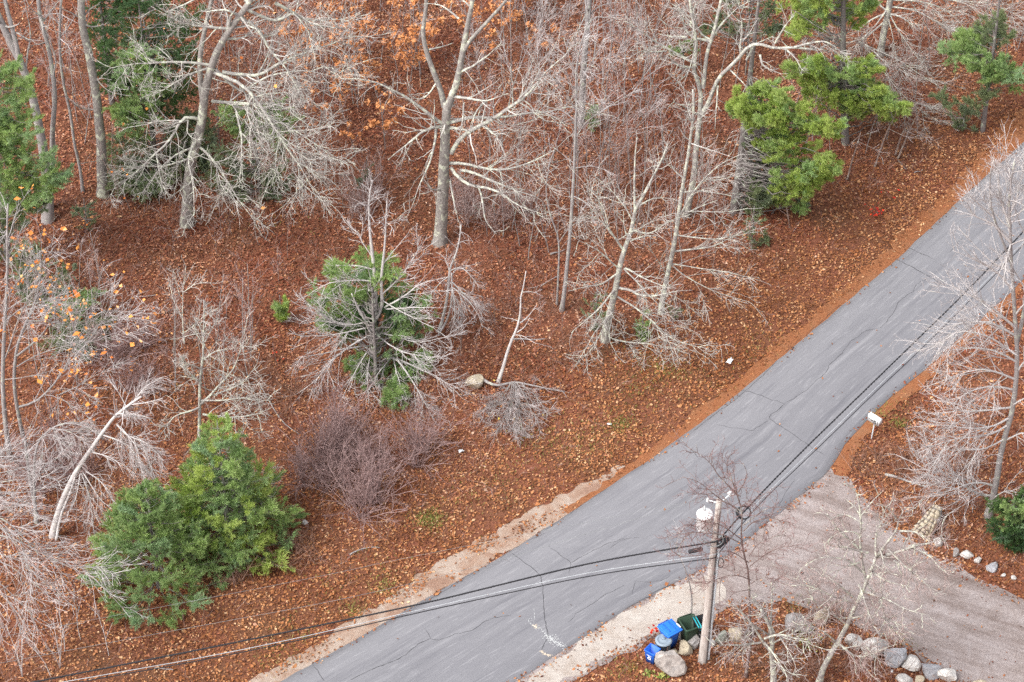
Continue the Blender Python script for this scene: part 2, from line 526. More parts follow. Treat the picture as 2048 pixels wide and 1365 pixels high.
def leaf_mat(name, stops, patch=None):
    m = NT(name)
    c = m.ramp(m.island(), stops)
    if patch:
        f = m.ramp(m.noise(m.pos(), patch[0], 4, 0.6, 0.4), [(patch[1], 0.0), (patch[2], 1.0)])
        c = m.mix(1.0, c, m.mix(f, (1, 1, 1), patch[3]), 'MULTIPLY')
        f2 = m.ramp(m.noise(m.pos(), 1.5, 5, 0.7, 0.3), [(0.36, 0.0), (0.62, 1.0)])
        c = m.mix(1.0, c, m.mix(f2, (0.70, 0.64, 0.62), (1.12, 1.12, 1.1)), 'MULTIPLY')
    m.b.inputs["Roughness"].default_value = 0.7
    return m.color(c)
leaf_mat("litter_leaf", [(0.0, (0.085, 0.031, 0.019)), (0.3, (0.19, 0.066, 0.036)), (0.58, (0.315, 0.118, 0.062)), (0.80, (0.42, 0.19, 0.106)), (0.93, (0.52, 0.285, 0.178)), (1.0, (0.70, 0.48, 0.35))],
         (0.20, 0.40, 0.58, (0.64, 0.46, 0.41)))
leaf_mat("litter_leaf_orange", [(0.0, (0.13, 0.052, 0.024)), (0.3, (0.29, 0.118, 0.05)), (0.58, (0.42, 0.175, 0.072)), (0.86, (0.52, 0.265, 0.122)), (1.0, (0.68, 0.46, 0.28))],
         (0.30, 0.40, 0.62, (0.70, 0.58, 0.48)))
leaf_mat("beech_leaf", [(0.0, (0.30, 0.10, 0.035)), (0.5, (0.50, 0.19, 0.065)), (1.0, (0.66, 0.32, 0.14))])
leaf_mat("maple_leaf", [(0.0, (0.55, 0.15, 0.035)), (0.5, (0.72, 0.29, 0.06)), (1.0, (0.75, 0.42, 0.20))])
leaf_mat("red_leaf", [(0.0, (0.30, 0.015, 0.01)), (0.6, (0.55, 0.03, 0.015)), (1.0, (0.75, 0.07, 0.02))])
leaf_mat("yellow_leaf", [(0.0, (0.55, 0.36, 0.05)), (1.0, (0.78, 0.60, 0.12))])
leaf_mat("grass_blade", [(0.0, (0.10, 0.13, 0.03)), (0.6, (0.20, 0.24, 0.05)), (1.0, (0.38, 0.36, 0.12))])

# ---- the ground sheet
ny, nx = GZ.shape
_i = np.arange(ny * nx).reshape(ny, nx)
_q = np.stack([_i[:-1, :-1], _i[:-1, 1:], _i[1:, 1:], _i[1:, :-1]], -1).reshape(-1, 4)
ground = obj("ground", mesh_np("ground", np.column_stack([_gp, GZ.ravel()]), _q, True), MATS["soil"])
tag(ground, "brown woodland floor under the fallen leaves", "ground", kind="structure")

def sheet(name, poly, z, mat, skirt=0.0):
    bm = bmesh.new()
    vs_ = [bm.verts.new((p[0], p[1], z)) for p in poly]
    f = bm.faces.new(vs_)
    f.normal_update()
    if f.normal.z < 0: f.normal_flip()
    if skirt:
        r = bmesh.ops.extrude_edge_only(bm, edges=list(bm.edges))
        for e in r["geom"]:
            if isinstance(e, bmesh.types.BMVert): e.co.z = z - skirt
    bmesh.ops.triangulate(bm, faces=[x for x in bm.faces if len(x.verts) > 4])
    me = bpy.data.meshes.new(name); bm.to_mesh(me); bm.free()
    return obj(name, me, MATS[mat])

tag(sheet("driveway", DRIVE_POLY, 0.004, "gravel"), "rutted grey gravel driveway joining the road", "driveway", kind="structure")
m = NT("pale_sand"); p = m.pos()
g = m.noise(p, 30, 5, 0.75); bl = m.noise(p, 1.2, 5, 0.65, 0.6)
c = m.mix(0.4, m.ramp(bl, [(0.35, (0.30, 0.24, 0.20)), (0.5, (0.40, 0.355, 0.32)), (0.7, (0.47, 0.43, 0.395))]), m.ramp(g, [(0.32, (0.16, 0.12, 0.095)), (0.5, (0.38, 0.33, 0.29)), (0.68, (0.60, 0.555, 0.51))]))
m.bump(g, 0.7, 0.03); m.color(c)
SAND_PX = [(1000, 1395), (1120, 1312), (1180, 1272), (1248, 1225), (1326, 1184), (1400, 1148), (1440, 1150), (1455, 1190), (1425, 1228), (1412, 1258), (1378, 1278), (1338, 1280), (1298, 1268), (1272, 1296), (1212, 1318), (1148, 1356), (1085, 1395), (1030, 1430)]
tag(sheet("sandy_apron", rough_line(np.vstack([world_line(SAND_PX), world_line(SAND_PX)[:1]]), 0.3, 14.0)[:-1], 0.010, "pale_sand"), "pale sandy ground between the road and the bins", "verge", kind="structure")
tag(sheet("road_shoulder", SHOULDER_POLY, 0.004, "sandy_verge"), "bare sandy shoulder with scattered leaves along the road", "shoulder", kind="structure")
tag(sheet("needle_verge", STRIP_A, 0.010, "needle_duff"), "rust coloured band of pine needles along the wooded road edge", "verge", kind="structure")
tag(sheet("needle_verge", STRIP_B, 0.010, "needle_duff"), "rust coloured band of pine needles along the mailbox side of the road", "verge", kind="structure")
tag(sheet("needle_verge", STRIP_C, 0.014, "needle_duff"), "rust coloured needle patch at the corner of road and driveway", "verge", kind="structure")

# ---- the road: a cambered strip with its own length/width coordinates
Ls = dense(smooth_line(L_EDGE), 0.5)
T = norm(np.gradient(Ls, axis=0)); Nn = np.stack([T[:, 1], -T[:, 0]], 1)
k = np.ones(41) / 41
Nn = norm(np.stack([np.convolve(np.pad(Nn[:, i], 20, mode='edge'), k, 'valid') for i in range(2)], 1))
Rs_line = dense(smooth_line(R_EDGE), 0.5)
Lr, Rr, S = [], [], []
cum = np.concatenate([[0], np.cumsum(np.linalg.norm(np.diff(Ls, axis=0), axis=1))])
for i, (p_, n_) in enumerate(zip(Ls, Nn)):
    rel = Rs_line - p_
    al = rel @ n_; pe = np.abs(rel[:, 0] * n_[1] - rel[:, 1] * n_[0])
    ok = (al > 2) & (al < 12)
    if not ok.any(): continue
    j = np.argmin(np.where(ok, pe, 1e9))
    if pe[j] > 0.6: continue
    j0 = max(0, j - 1); 
    w_ = al[j]
    e1 = 0.05 * (mnoise.noise((p_[0] * 1.3, p_[1] * 1.3, 1.0)) + 0.6 * mnoise.noise((p_[0] * 4, p_[1] * 4, 3.0)))
    e2 = 0.07 * (mnoise.noise((p_[0] * 1.3, p_[1] * 1.3, 12.0)) + 0.6 * mnoise.noise((p_[0] * 4, p_[1] * 4, 13.0)))
    Lr.append(p_ + n_ * e1); Rr.append(p_ + n_ * (w_ + e2)); S.append(cum[i])
Lr, Rr, S = np.array(Lr), np.array(Rr), np.array(S)
NW = 12
u = np.linspace(0, 1, NW + 1)
G = Lr[:, None, :] * (1 - u)[None, :, None] + Rr[:, None, :] * u[None, :, None]
Zr = 0.035 + 0.05 * np.sin(np.pi * u)
V = np.concatenate([G, np.broadcast_to(Zr[None, :, None], G.shape[:2] + (1,))], 2)
V = np.concatenate([np.concatenate([V[:, :1, :2], np.full((len(V), 1, 1), -0.12)], 2), V, np.concatenate([V[:, -1:, :2], np.full((len(V), 1, 1), -0.12)], 2)], 1)
n0, n1_ = V.shape[:2]
ii = np.arange(n0 * n1_).reshape(n0, n1_)
q = np.stack([ii[:-1, :-1], ii[:-1, 1:], ii[1:, 1:], ii[1:, :-1]], -1).reshape(-1, 4)
me = mesh_np("road", V.reshape(-1, 3), q, False)
uvl = me.uv_layers.new(name="UVMap")
uu = np.concatenate([[0], u, [1]])
UVv = np.stack([np.broadcast_to(uu[None, :], (n0, n1_)), np.broadcast_to(S[:, None], (n0, n1_))], -1).reshape(-1, 2)
uvl.data.foreach_set("uv", UVv[q.ravel()].astype(np.float32).ravel())
road = obj("road", me, MATS["asphalt"])
tag(road, "worn grey asphalt road running diagonally past the woods", "road", kind="structure")

def road_z(pt):
    j = np.argmin(((Lr - pt) ** 2).sum(1))
    w_ = np.linalg.norm(Rr[j] - Lr[j]); a = np.clip(((pt - Lr[j]) @ (Rr[j] - Lr[j])) / w_ ** 2, 0, 1)
    return 0.035 + 0.05 * math.sin(math.pi * a)

plain("crack_tar", (0.042, 0.041, 0.045), 0.9, 0.3)
plain("road_paint", (0.52, 0.53, 0.53), 0.7, 0.06)
plain("road_paint_tan", (0.55, 0.46, 0.36), 0.7, 0.06)
def crack(pts_px, w=0.022, seed=0):
    rng = np.random.default_rng(seed)
    d = world_line(pts_px)
    s = dense(d, 0.16)
    t = norm(np.gradient(s, axis=0)); n = np.stack([-t[:, 1], t[:, 0]], 1)
    wob = np.cumsum(rng.normal(0, 0.02, len(s))); wob -= np.linspace(wob[0], wob[-1], len(s))
    s = s + n * (wob + rng.normal(0, 0.012, len(s)))[:, None]
    hw = w * rng.uniform(0.35, 1.25, len(s)); hw[0] *= 0.3; hw[-1] *= 0.3
    z = np.array([road_z(x) for x in s]) + 0.006
    v = np.concatenate([np.column_stack([s + n * hw[:, None], z]), np.column_stack([s - n * hw[:, None], z])])
    N = len(s); a = np.arange(N - 1)
    obj("crack", mesh_np("crack", v, np.stack([a, a + 1, a + 1 + N, a + N], 1)), MATS["crack_tar"], road)
def zc(pts, ox, oy, sc): return [(ox + x / sc, oy + y / sc) for x, y in pts]
A_ = (600, 1000, 3.15); B_ = (1348, 450, 2.904); C_ = (1248, 895, 2.56)
CRACKS = [
    (zc([(1330, 340), (1410, 400), (1470, 450), (1500, 500), (1510, 590), (1525, 680), (1550, 790), (1560, 860), (1530, 930), (1520, 970)], *A_), 0.024),
    (zc([(1560, 290), (1620, 330), (1710, 410), (1690, 470)], *A_), 0.016), (zc([(1710, 410), (1850, 330), (1960, 285), (2040, 250)], *A_), 0.017),
    (zc([(320, 1145), (420, 1090), (540, 1040), (670, 975), (760, 910), (820, 885)], *A_), 0.026), (zc([(820, 885), (870, 895), (960, 860), (1080, 830), (1160, 770), (1240, 745), (1330, 735)], *A_), 0.017),
    (zc([(790, 825), (825, 870), (820, 885)], *A_), 0.022), (zc([(75, 1040), (110, 1080), (130, 1120), (155, 1150)], *A_), 0.026), (zc([(1690, 780), (1740, 720), (1850, 660), (1960, 590), (2048, 545)], *A_), 0.016),
    (zc([(390, 965), (520, 1000), (640, 1050)], *B_), 0.022), (zc([(640, 1050), (770, 970), (830, 900), (880, 860), (890, 830), (980, 750), (1020, 690), (1110, 630), (1200, 600), (1270, 530), (1300, 470), (1390, 400), (1410, 360), (1470, 320)], *B_), 0.019),
    (zc([(640, 1050), (560, 1110), (550, 1140), (640, 1200), (770, 1280), (810, 1305), (870, 1340)], *B_), 0.021), (zc([(245, 1165), (350, 1185), (450, 1210), (550, 1145)], *B_), 0.017),
    (zc([(1280, 200), (1390, 260), (1470, 310), (1600, 375)], *B_), 0.028), (zc([(1350, 130), (1430, 165), (1520, 215)], *B_), 0.025), (zc([(40, 1255), (90, 1305), (150, 1370)], *B_), 0.02),
    (zc([(110, 1200), (300, 1050), (500, 885), (600, 790)], *B_), 0.018), (zc([(640, 745), (780, 630), (980, 460)], *B_), 0.016), (zc([(1600, 170), (1640, 120), (1680, 80)], *B_), 0.016),
    (zc([(10, 830), (200, 722), (260, 700)], *C_), 0.02), (zc([(40, 760), (60, 690), (130, 700), (190, 690), (240, 660)], *C_), 0.012),
    ([(1000, 1118), (1050, 1085), (1090, 1068)], 0.014), ([(850, 1205), (900, 1178), (955, 1142)], 0.015), ([(1090, 1062), (1160, 1016), (1215, 978)], 0.013),
    ([(1505, 1070), (1560, 1010), (1590, 960)], 0.012), ([(1220, 1100), (1243, 1081), (1280, 1078)], 0.012)]
for i_, (pp, w_) in enumerate(CRACKS): crack(pp, w_ * .42, 100 + i_)

def specks(name, centres, n, spread, size, mat, seed):
    """sprayed paint: a cloud of tiny flat flecks lying on the asphalt"""
    rng = np.random.default_rng(seed); bag = Bag()
    line = dense(world_line(centres), 0.03)
    for _ in range(n):
        c0 = line[rng.integers(len(line))] + rng.normal(0, spread, 2) * rng.random()
        k_ = 5; a0 = rng.random() * 6; r = size * rng.uniform(0.4, 1.4, k_)
        an = a0 + np.arange(k_) * 2 * math.pi / k_
        z = road_z(c0) + 0.007 + rng.random() * 0.003
        v = np.column_stack([c0[0] + r * np.cos(an), c0[1] + r * np.sin(an), np.full(k_, z)])
        bag.add(v, t=[(0, 1, 2), (0, 2, 3), (0, 3, 4)])
    obj(name, bag.mesh(name), MATS[mat], road)
specks("paint_mark", [(1056, 1242), (1064, 1252), (1074, 1258), (1084, 1264), (1092, 1270)], 60, 0.09, 0.016, "road_paint", 1)
specks("paint_mark", [(1092, 1272), (1102, 1281), (1115, 1288), (1127, 1294)], 170, 0.15, 0.018, "road_paint", 2)
specks("paint_mark", [(1068, 1221), (1069, 1235), (1068, 1251)], 45, 0.010, 0.011, "road_paint", 3)
specks("paint_mark", [(1082, 1305), (1092, 1312), (1100, 1313)], 60, 0.06, 0.02, "road_paint_tan", 4)
specks("paint_mark", [(1067, 1254), (1072, 1258)], 40, 0.05, 0.022, "road_paint_tan", 5)

# ---- leaf litter
def leaf_faces(P, length, width, rng, tilt=0.5, fold=0.25):
    """P (N,3): folded four-cornered leaves lying at every tilt -> verts, tris"""
    N = len(P)
    a = rng.random(N) * 2 * math.pi
    d = np.column_stack([np.cos(a), np.sin(a), rng.normal(0, tilt, N)]); d = norm(d)
    s = norm(np.cross(d, np.column_stack([rng.normal(0, tilt, N), rng.normal(0, tilt, N), np.ones(N)])))
    nn = np.cross(s, d); nn *= np.sign(nn[:, 2:3] + 1e-9)
    k_ = np.exp(rng.normal(0, .28, N)); L = (length * k_)[:, None]; W = (width * k_ * rng.uniform(.65, 1.25, N))[:, None]
    f = (fold * rng.uniform(-0.6, 1.4, N))[:, None] * W
    v = np.stack([P - d * L * 0.5, P + s * W * 0.5 + nn * f + d * L * 0.06, P + d * L * 0.5 + nn * f * 0.5, P - s * W * 0.5 + nn * f + d * L * 0.06], 1)
    v[:, :, 2] = np.maximum(v[:, :, 2], P[:, 2:3] - 0.01)
    b = np.arange(N)[:, None] * 4
    t = np.concatenate([b + np.array([[0, 1, 2]]), b + np.array([[0, 2, 3]])])
    return v.reshape(-1, 3), t

def vnoise(pts, f, seed):
    """cheap smooth 2-D noise, 0..1"""
    x, y = pts[:, 0] * f, pts[:, 1] * f
    r = np.zeros(len(pts))
    g_ = np.random.default_rng(seed)
    for _ in range(7):
        a = g_.random() * 6.28; ph = g_.random() * 6.28; s_ = g_.uniform(0.5, 2.0)
        r += np.sin((x * math.cos(a) + y * math.sin(a)) * s_ + ph)
    return 0.5 + r / 9.0

def scatter_litter(n):
    rng = np.random.default_rng(21)
    pts = np.column_stack([rng.uniform(-29, 29, n), rng.uniform(-25, 35, n)])
    half = 22.5 + 0.02 * pts[:, 1] + 3.0
    keep = np.abs(pts[:, 0]) < half + 2
    pts = pts[keep]
    dens = np.clip(0.25 + 1.25 * (.55 * vnoise(pts, .8, 3) + .45 * vnoise(pts, 2.3, 33)), .2, 1)
    inr = inside(pts, coarse(ROAD_POLY, 3)); ind = inside(pts, DRIVE_POLY[::2]); ins = inside(pts, SHOULDER_POLY[::2])
    st = inside(pts, STRIP_A[::2]) | inside(pts, STRIP_B[::2]) | inside(pts, STRIP_C[::2])
    dSr = edge_dist(pts, L_EDGE, False); dD = edge_dist(pts, DRIVE_POLY[::6])
    dSt = np.minimum(edge_dist(pts, L_EDGE, False), edge_dist(pts, R_EDGE, False))
    dens = np.where(st, np.clip((dSt - .12) * 1.3 * (.35 + 1.2 * vnoise(pts, 2.5, 9)), .05, .95), dens)
    dens = np.where(ins, (0.06 + 0.9 * np.clip((vnoise(pts, 2.6, 5) - .46) * 6, 0, 1)) * np.clip(dSr / 1.1, .1, 1), dens)
    dens = np.where(ind, np.clip((0.6 - dD * 1.0) * (.2 + vnoise(pts, 2.2, 12)), 0.010, 0.6), dens)
    dens = np.where(inr, np.clip(.22 - dSt * .9, .0016, .2) * (vnoise(pts, 2.0, 15) > .4), dens)
    ok = rng.random(len(pts)) < dens
    pts, inr, ind, ins, dSt2 = pts[ok], inr[ok], ind[ok], ins[ok], dSt[ok]
    z = hz(pts[:, 0], pts[:, 1]) + 0.012 + rng.random(len(pts)) * 0.07
    flat = ind | ins
    z = np.where(flat, 0.02 + rng.random(len(pts)) * 0.02, z)
    z = np.where(inr, 0.055 + .05 * np.clip(dSt2, 0, 1), z)
    P = np.column_stack([pts, z])
    # orange, fresher leaves fringe the road; older browner ones fill the woods
    dR = edge_dist(pts, coarse(L_EDGE, 1), False)
    fr = rng.random(len(pts)) < np.clip((1.25 - dR / 6.0) * (.6 + .8 * vnoise(pts, .5, 41)), 0.12, 0.92)
    lower = rng.random(len(pts)) < np.clip((-pts[:, 1] + 2) / 18, 0, 0.55)
    fr |= lower
    for msk, mat, label in ((~fr, "litter_leaf", "carpet of red-brown fallen leaves under the trees"), (fr, "litter_leaf_orange", "lighter orange fallen leaves strewn towards the road")):
        v, t = leaf_faces(P[msk], 0.102, 0.064, rng)
        o = obj("leaf_litter", mesh_np("leaf_litter", v, t), MATS[mat])
        tag(o, label, "fallen leaves", kind="stuff")
scatter_litter(720000)
# ------------------------------------------------------------------ bare trees
STYLE = {
    # l2 branches, l3 twigs, l4 twiglets : (per_m, t0, t1, ratio, lmin, lmax, angle, sd, up, wiggle, npts, rr, rmin)
    "oak":   dict(bark="bark_oak", twig="twig_lichen", wig=0.17,
                  l2=(1.9, .12, 1.0, .58, .6, 3.2, 48, 15, .03, .22, 8, .45, .0115), l3=(3.4, .12, 1.0, .52, .35, 1.7, 46, 16, .02, .22, 6, .55, .0078), l4=(2.6, .15, 1.0, .5, .2, .7, 44, 16, .0, .18, 3, .7, .0062)),
    "lichen": dict(bark="bark_lichen", twig="twig_lichen", wig=0.15,
                  l2=(1.9, .12, 1.0, .58, .5, 3.0, 50, 15, .02, .22, 8, .45, .0115), l3=(3.4, .10, 1.0, .52, .3, 1.6, 47, 16, .0, .22, 6, .55, .0078), l4=(2.7, .15, 1.0, .5, .18, .65, 46, 16, .0, .18, 3, .7, .0062)),
    "beech": dict(bark="bark_grey", twig="twig_pale", wig=0.08,
                  l2=(2.1, .10, 1.0, .62, .6, 3.4, 36, 11, .01, .10, 7, .45, .0105), l3=(3.4, .10, 1.0, .52, .35, 1.7, 36, 12, .0, .13, 5, .55, .0074), l4=(2.6, .15, 1.0, .5, .2, .75, 36, 12, .0, .14, 3, .7, .006)),
    "birch": dict(bark="bark_pale", twig="twig_grey", wig=0.09,
                  l2=(3.2, .10, 1.0, .52, .5, 2.6, 38, 14, -.05, .12, 7, .45, .010), l3=(4.4, .06, 1.0, .55, .35, 1.6, 34, 13, -.07, .12, 5, .6, .0072), l4=(3.2, .1, 1.0, .5, .2, .7, 34, 13, -.06, .14, 3, .7, .0055)),
    "red":   dict(bark="bark_red", twig="twig_red", wig=0.10,
                  l2=(2.2, .12, 1.0, .56, .4, 2.2, 48, 13, .03, .15, 7, .5, .010), l3=(3.8, .10, 1.0, .5, .25, 1.2, 46, 15, .02, .18, 5, .6, .007), l4=(3.2, .12, 1.0, .5, .14, .5, 44, 15, .0, .18, 3, .7, .0055)),
}

def wiggle(P, amt, rng):
    """crooked growth: smooth random sideways offset growing from the root of the path"""
    n = len(P); L = np.linalg.norm(np.diff(P, axis=0), axis=1).sum()
    o = np.cumsum(rng.normal(0, 1, (n, 3)), 0); o -= np.linspace(0, 1, n)[:, None] * o[-1]
    o = (o + np.roll(o, 1, 0)) * 0.5; o[0] = 0
    return P + o * amt * L / n * 0.55

def traced(pts_px, Y0, d1, n, rng, wig, d_pow=1.0, d0=0.0):
    """a limb followed in the photograph, put at its own depth: Y0 + d0 at its root, Y0 + d1 at its tip"""
    px = resample(np.array(pts_px, float), n)
    s = np.linspace(0, 1, n) ** d_pow
    P = onp(px[:, 0], px[:, 1], Y0 + d0 + (d1 - d0) * s)
    low = P[:, 2] < 0.45                      # never into the ground: what hangs low hangs nearer
    low[0] = False
    if low.any():
        g_ = at(px[:, 0], px[:, 1], 0.45)
        P[low] = g_[low] + (P[low] - g_[low]) * np.clip((0.45 - P[low, 2:3]) * 0.0, 0, 1)
    return wiggle(P, wig, rng)

def merge_tubes(items, name, origin, smooth=True):
    bag = Bag()
    for P, R, k in items:
        if len(P):
            v, q, t = tubes(P, R, k); bag.add(v, q, t)
    return bag.mesh(name, smooth, origin)

def multi_mesh(name, items, origin=None):
    """items: list of ((verts, quads, tris), material) -> one mesh with material slots"""
    V, Q, T, MQ, MT, n, mats = [], [], [], [], [], 0, []
    for (v, q, t), m_ in items:
        if m_ not in mats: mats.append(m_)
        i = mats.index(m_)
        V.append(v); q = np.asarray(q, int).reshape(-1, 4); t = np.asarray(t, int).reshape(-1, 3)
        Q.append(q + n); T.append(t + n); MQ.append(np.full(len(q), i)); MT.append(np.full(len(t), i)); n += len(v)
    V = np.concatenate(V)
    if origin is not None: V = V - np.asarray(origin)
    Q, T = np.concatenate(Q), np.concatenate(T)
    me = mesh_np(name, V, [Q, T])
    for m_ in mats: me.materials.append(m_)
    me.polygons.foreach_set("material_index", np.concatenate([np.concatenate(MQ), np.concatenate(MT)]).astype(np.int32))
    return me

def bare_tree(name, label, base_px, stems, limbs=(), style="oak", seed=0, w=20, tip_w=3, auto=0, auto_t=(.3, 1), auto_len=(1.2, 4.0), auto_ang=60, auto_up=.05,
              dens=1.0, fine=1.0, bark_mat=None, twig_mat=None, group=None, cat="tree", leaves=None, base_z=None, lean=0.0, limb_w=None, stem_bark=None, scale_twig=1.0, ls=.70, l2s=1.0, limb_bark=None):
    """stems: list of (px path, width px at root, width px at tip, depth at tip); limbs: list of (px path, width px, depth at tip)"""
    st = STYLE[style]; rng = np.random.default_rng(seed)
    b = at(base_px[0], base_px[1], 0.0); z0 = float(hz(b[0], b[1])[0])
    Y0 = b[1]; org = np.array([b[0], b[1], z0])
    root = empty(name, org); tag(root, label, cat, group)
    bm_ = MATS[bark_mat or st["bark"]]; tm = MATS[twig_mat or st["twig"]]
    allP, allR = [], []
    NS = 18
    for si, s_ in enumerate(stems):
        path, w0, w1, d1 = s_
        d0 = 0.0 if si == 0 else s_[3] * 0.3
        P = traced(path, Y0, d1, NS, rng, st["wig"] * 0.35, 1.0, d0)
        sc = ppm(b)
        R = np.linspace(w0 * .9, w1 * .8, NS) / 2 / sc
        if si == 0:
            P[0, 2] = z0 - 0.15
            R[0] *= 1.45; R[1] *= 1.12
        allP.append(P); allR.append(R)
        obj("trunk" if si == 0 else "stem", merge_tubes([(P[None], R[None], 10)], name, org), MATS[stem_bark] if (stem_bark and si) else bm_, root)
    lP, lR = [], []
    NL = 14
    for l_ in limbs:
        path, w0, d1 = l_[:3]
        # a limb leaves the nearest stem at that stem's own depth
        rp = np.array(path[0], float); best, d0 = 1e9, 0.0
        for P in allP:
            q = to_px(P); dd = np.hypot(*(q - rp).T); j = int(dd.argmin())
            if dd[j] < best: best, d0 = dd[j], P[j, 1] - Y0
        P = traced(path, Y0, d1 + d0, NL, rng, st["wig"] * 0.9, 1.0, d0)
        R = np.maximum(w0 * ls * (1 - np.linspace(0, 1, NL)) ** .75, 1.1) / 2 / ppm(b)
        lP.append(P); lR.append(R)
    for P, R in zip(lP, lR):
        obj("limb", merge_tubes([(P[None], R[None], 6)], name, org), MATS[limb_bark] if limb_bark else bm_, root)
    S = np.stack(allP); SR = np.stack(allR)
    bP, bR = [], []
    if auto:
        L = np.linalg.norm(np.diff(S, axis=1), axis=2).sum(1)
        A, AR = grow(S, SR, auto / max(L.sum() * (auto_t[1] - auto_t[0]), .1), auto_t[0], auto_t[1], .5, auto_len[0], auto_len[1], auto_ang, 12, auto_up, st["wig"] * .9, 10, .5, .02, rng)
        for k_ in range(len(A)):
            obj("limb", merge_tubes([(A[k_:k_ + 1], AR[k_:k_ + 1], 5)], name, org), bm_, root)
    else:
        A, AR = np.zeros((0, 10, 3)), np.zeros((0, 10))
    def rs(P, R, n):
        if len(P) == 0: return np.zeros((0, n, 3)), np.zeros((0, n))
        i = np.linspace(0, P.shape[1] - 1, n).round().astype(int)
        return P[:, i], R[:, i]
    par, parR = [], []
    for P, R in ((S[:, NS // 3:] if auto == 0 and not limbs else S[:, 2 * NS // 3:], SR[:, NS // 3:] if auto == 0 and not limbs else SR[:, 2 * NS // 3:]), (np.array(lP).reshape(-1, NL, 3), np.array(lR).reshape(-1, NL)), (A, AR)):
        p_, r_ = rs(P, R, 10); par.append(p_); parR.append(r_)
    par, parR = np.concatenate(par), np.concatenate(parR)
    def g(P, R, spec, mult):
        s_ = list(spec); s_[0] *= mult
        return grow(P, R, *s_[:12], s_[12] * scale_twig, rng)
    P2, R2 = g(par, parR, st["l2"], dens); R2 = R2 * l2s
    P3, R3 = g(P2, R2, st["l3"], dens)
    Pe, Re = g(par, parR, st["l3"], dens * .35)
    P3b = np.concatenate([P3, Pe]) if P3.shape[1] == Pe.shape[1] else P3
    R3b = np.concatenate([R3, Re])
    P4, R4 = g(P3b, R3b, st["l4"], fine)
    for arr in (P2, P3b, P4):
        if len(arr): arr[:, :, 2] = np.maximum(arr[:, :, 2], z0 + 0.12)
    crown = obj("crown", multi_mesh("crown", [(tubes(P2, R2, 4), MATS[limb_bark] if limb_bark else bm_)] * (len(P2) > 0) + [(tubes(P3b, R3b, 3), tm)] + [(tubes(P4, R4, 3), tm)] * (len(P4) > 0), org), None, root)
    crown["kind"] = "stuff"
    if leaves:
        n_l, mat, size = leaves[:3]
        src = P3b[:, -1] if len(leaves) < 4 else P3b[leaves[3](P3b[:, -1]), -1]
        pick = src[rng.integers(0, len(src), n_l)] + rng.normal(0, .05, (n_l, 3))
        v, t = leaf_faces(pick, size, size * .8, rng, 1.0, .3)
        obj("leaves", mesh_np("leaves", v - org, t), MATS[mat], root)
    return root

# the spreading lichened oak that leans over the hemlocks
z1 = lambda *p: [(x / 2.904, y / 2.904) for x, y in p]
z2 = lambda *p: [(680 + x / 2.904, y / 2.904) for x, y in p]
z3 = lambda *p: [(1348 + x / 2.904, y / 2.904) for x, y in p]
z4 = lambda *p: [(x / 2.904, 450 + y / 2.904) for x, y in p]
z5 = lambda *p: [(600 + x / 2.904, 450 + y / 2.904) for x, y in p]
z6 = lambda *p: [(1348 + x / 2.904, 450 + y / 2.904) for x, y in p]
z7 = lambda *p: [(x / 2.904, 895 + y / 2.904) for x, y in p]
z8 = lambda *p: [(1248 + x / 2.56, 895 + y / 2.56) for x, y in p]
zb = lambda *p: [(1050 + x / 3.249, 300 + y / 3.249) for x, y in p]
zc_ = lambda *p: [(x / 2.334, 780 + y / 2.334) for x, y in p]
zd = lambda *p: [(1100 + x / 4.55, y / 4.55) for x, y in p]
ze = lambda *p: [(1600 + x / 4.55, 200 + y / 4.55) for x, y in p]

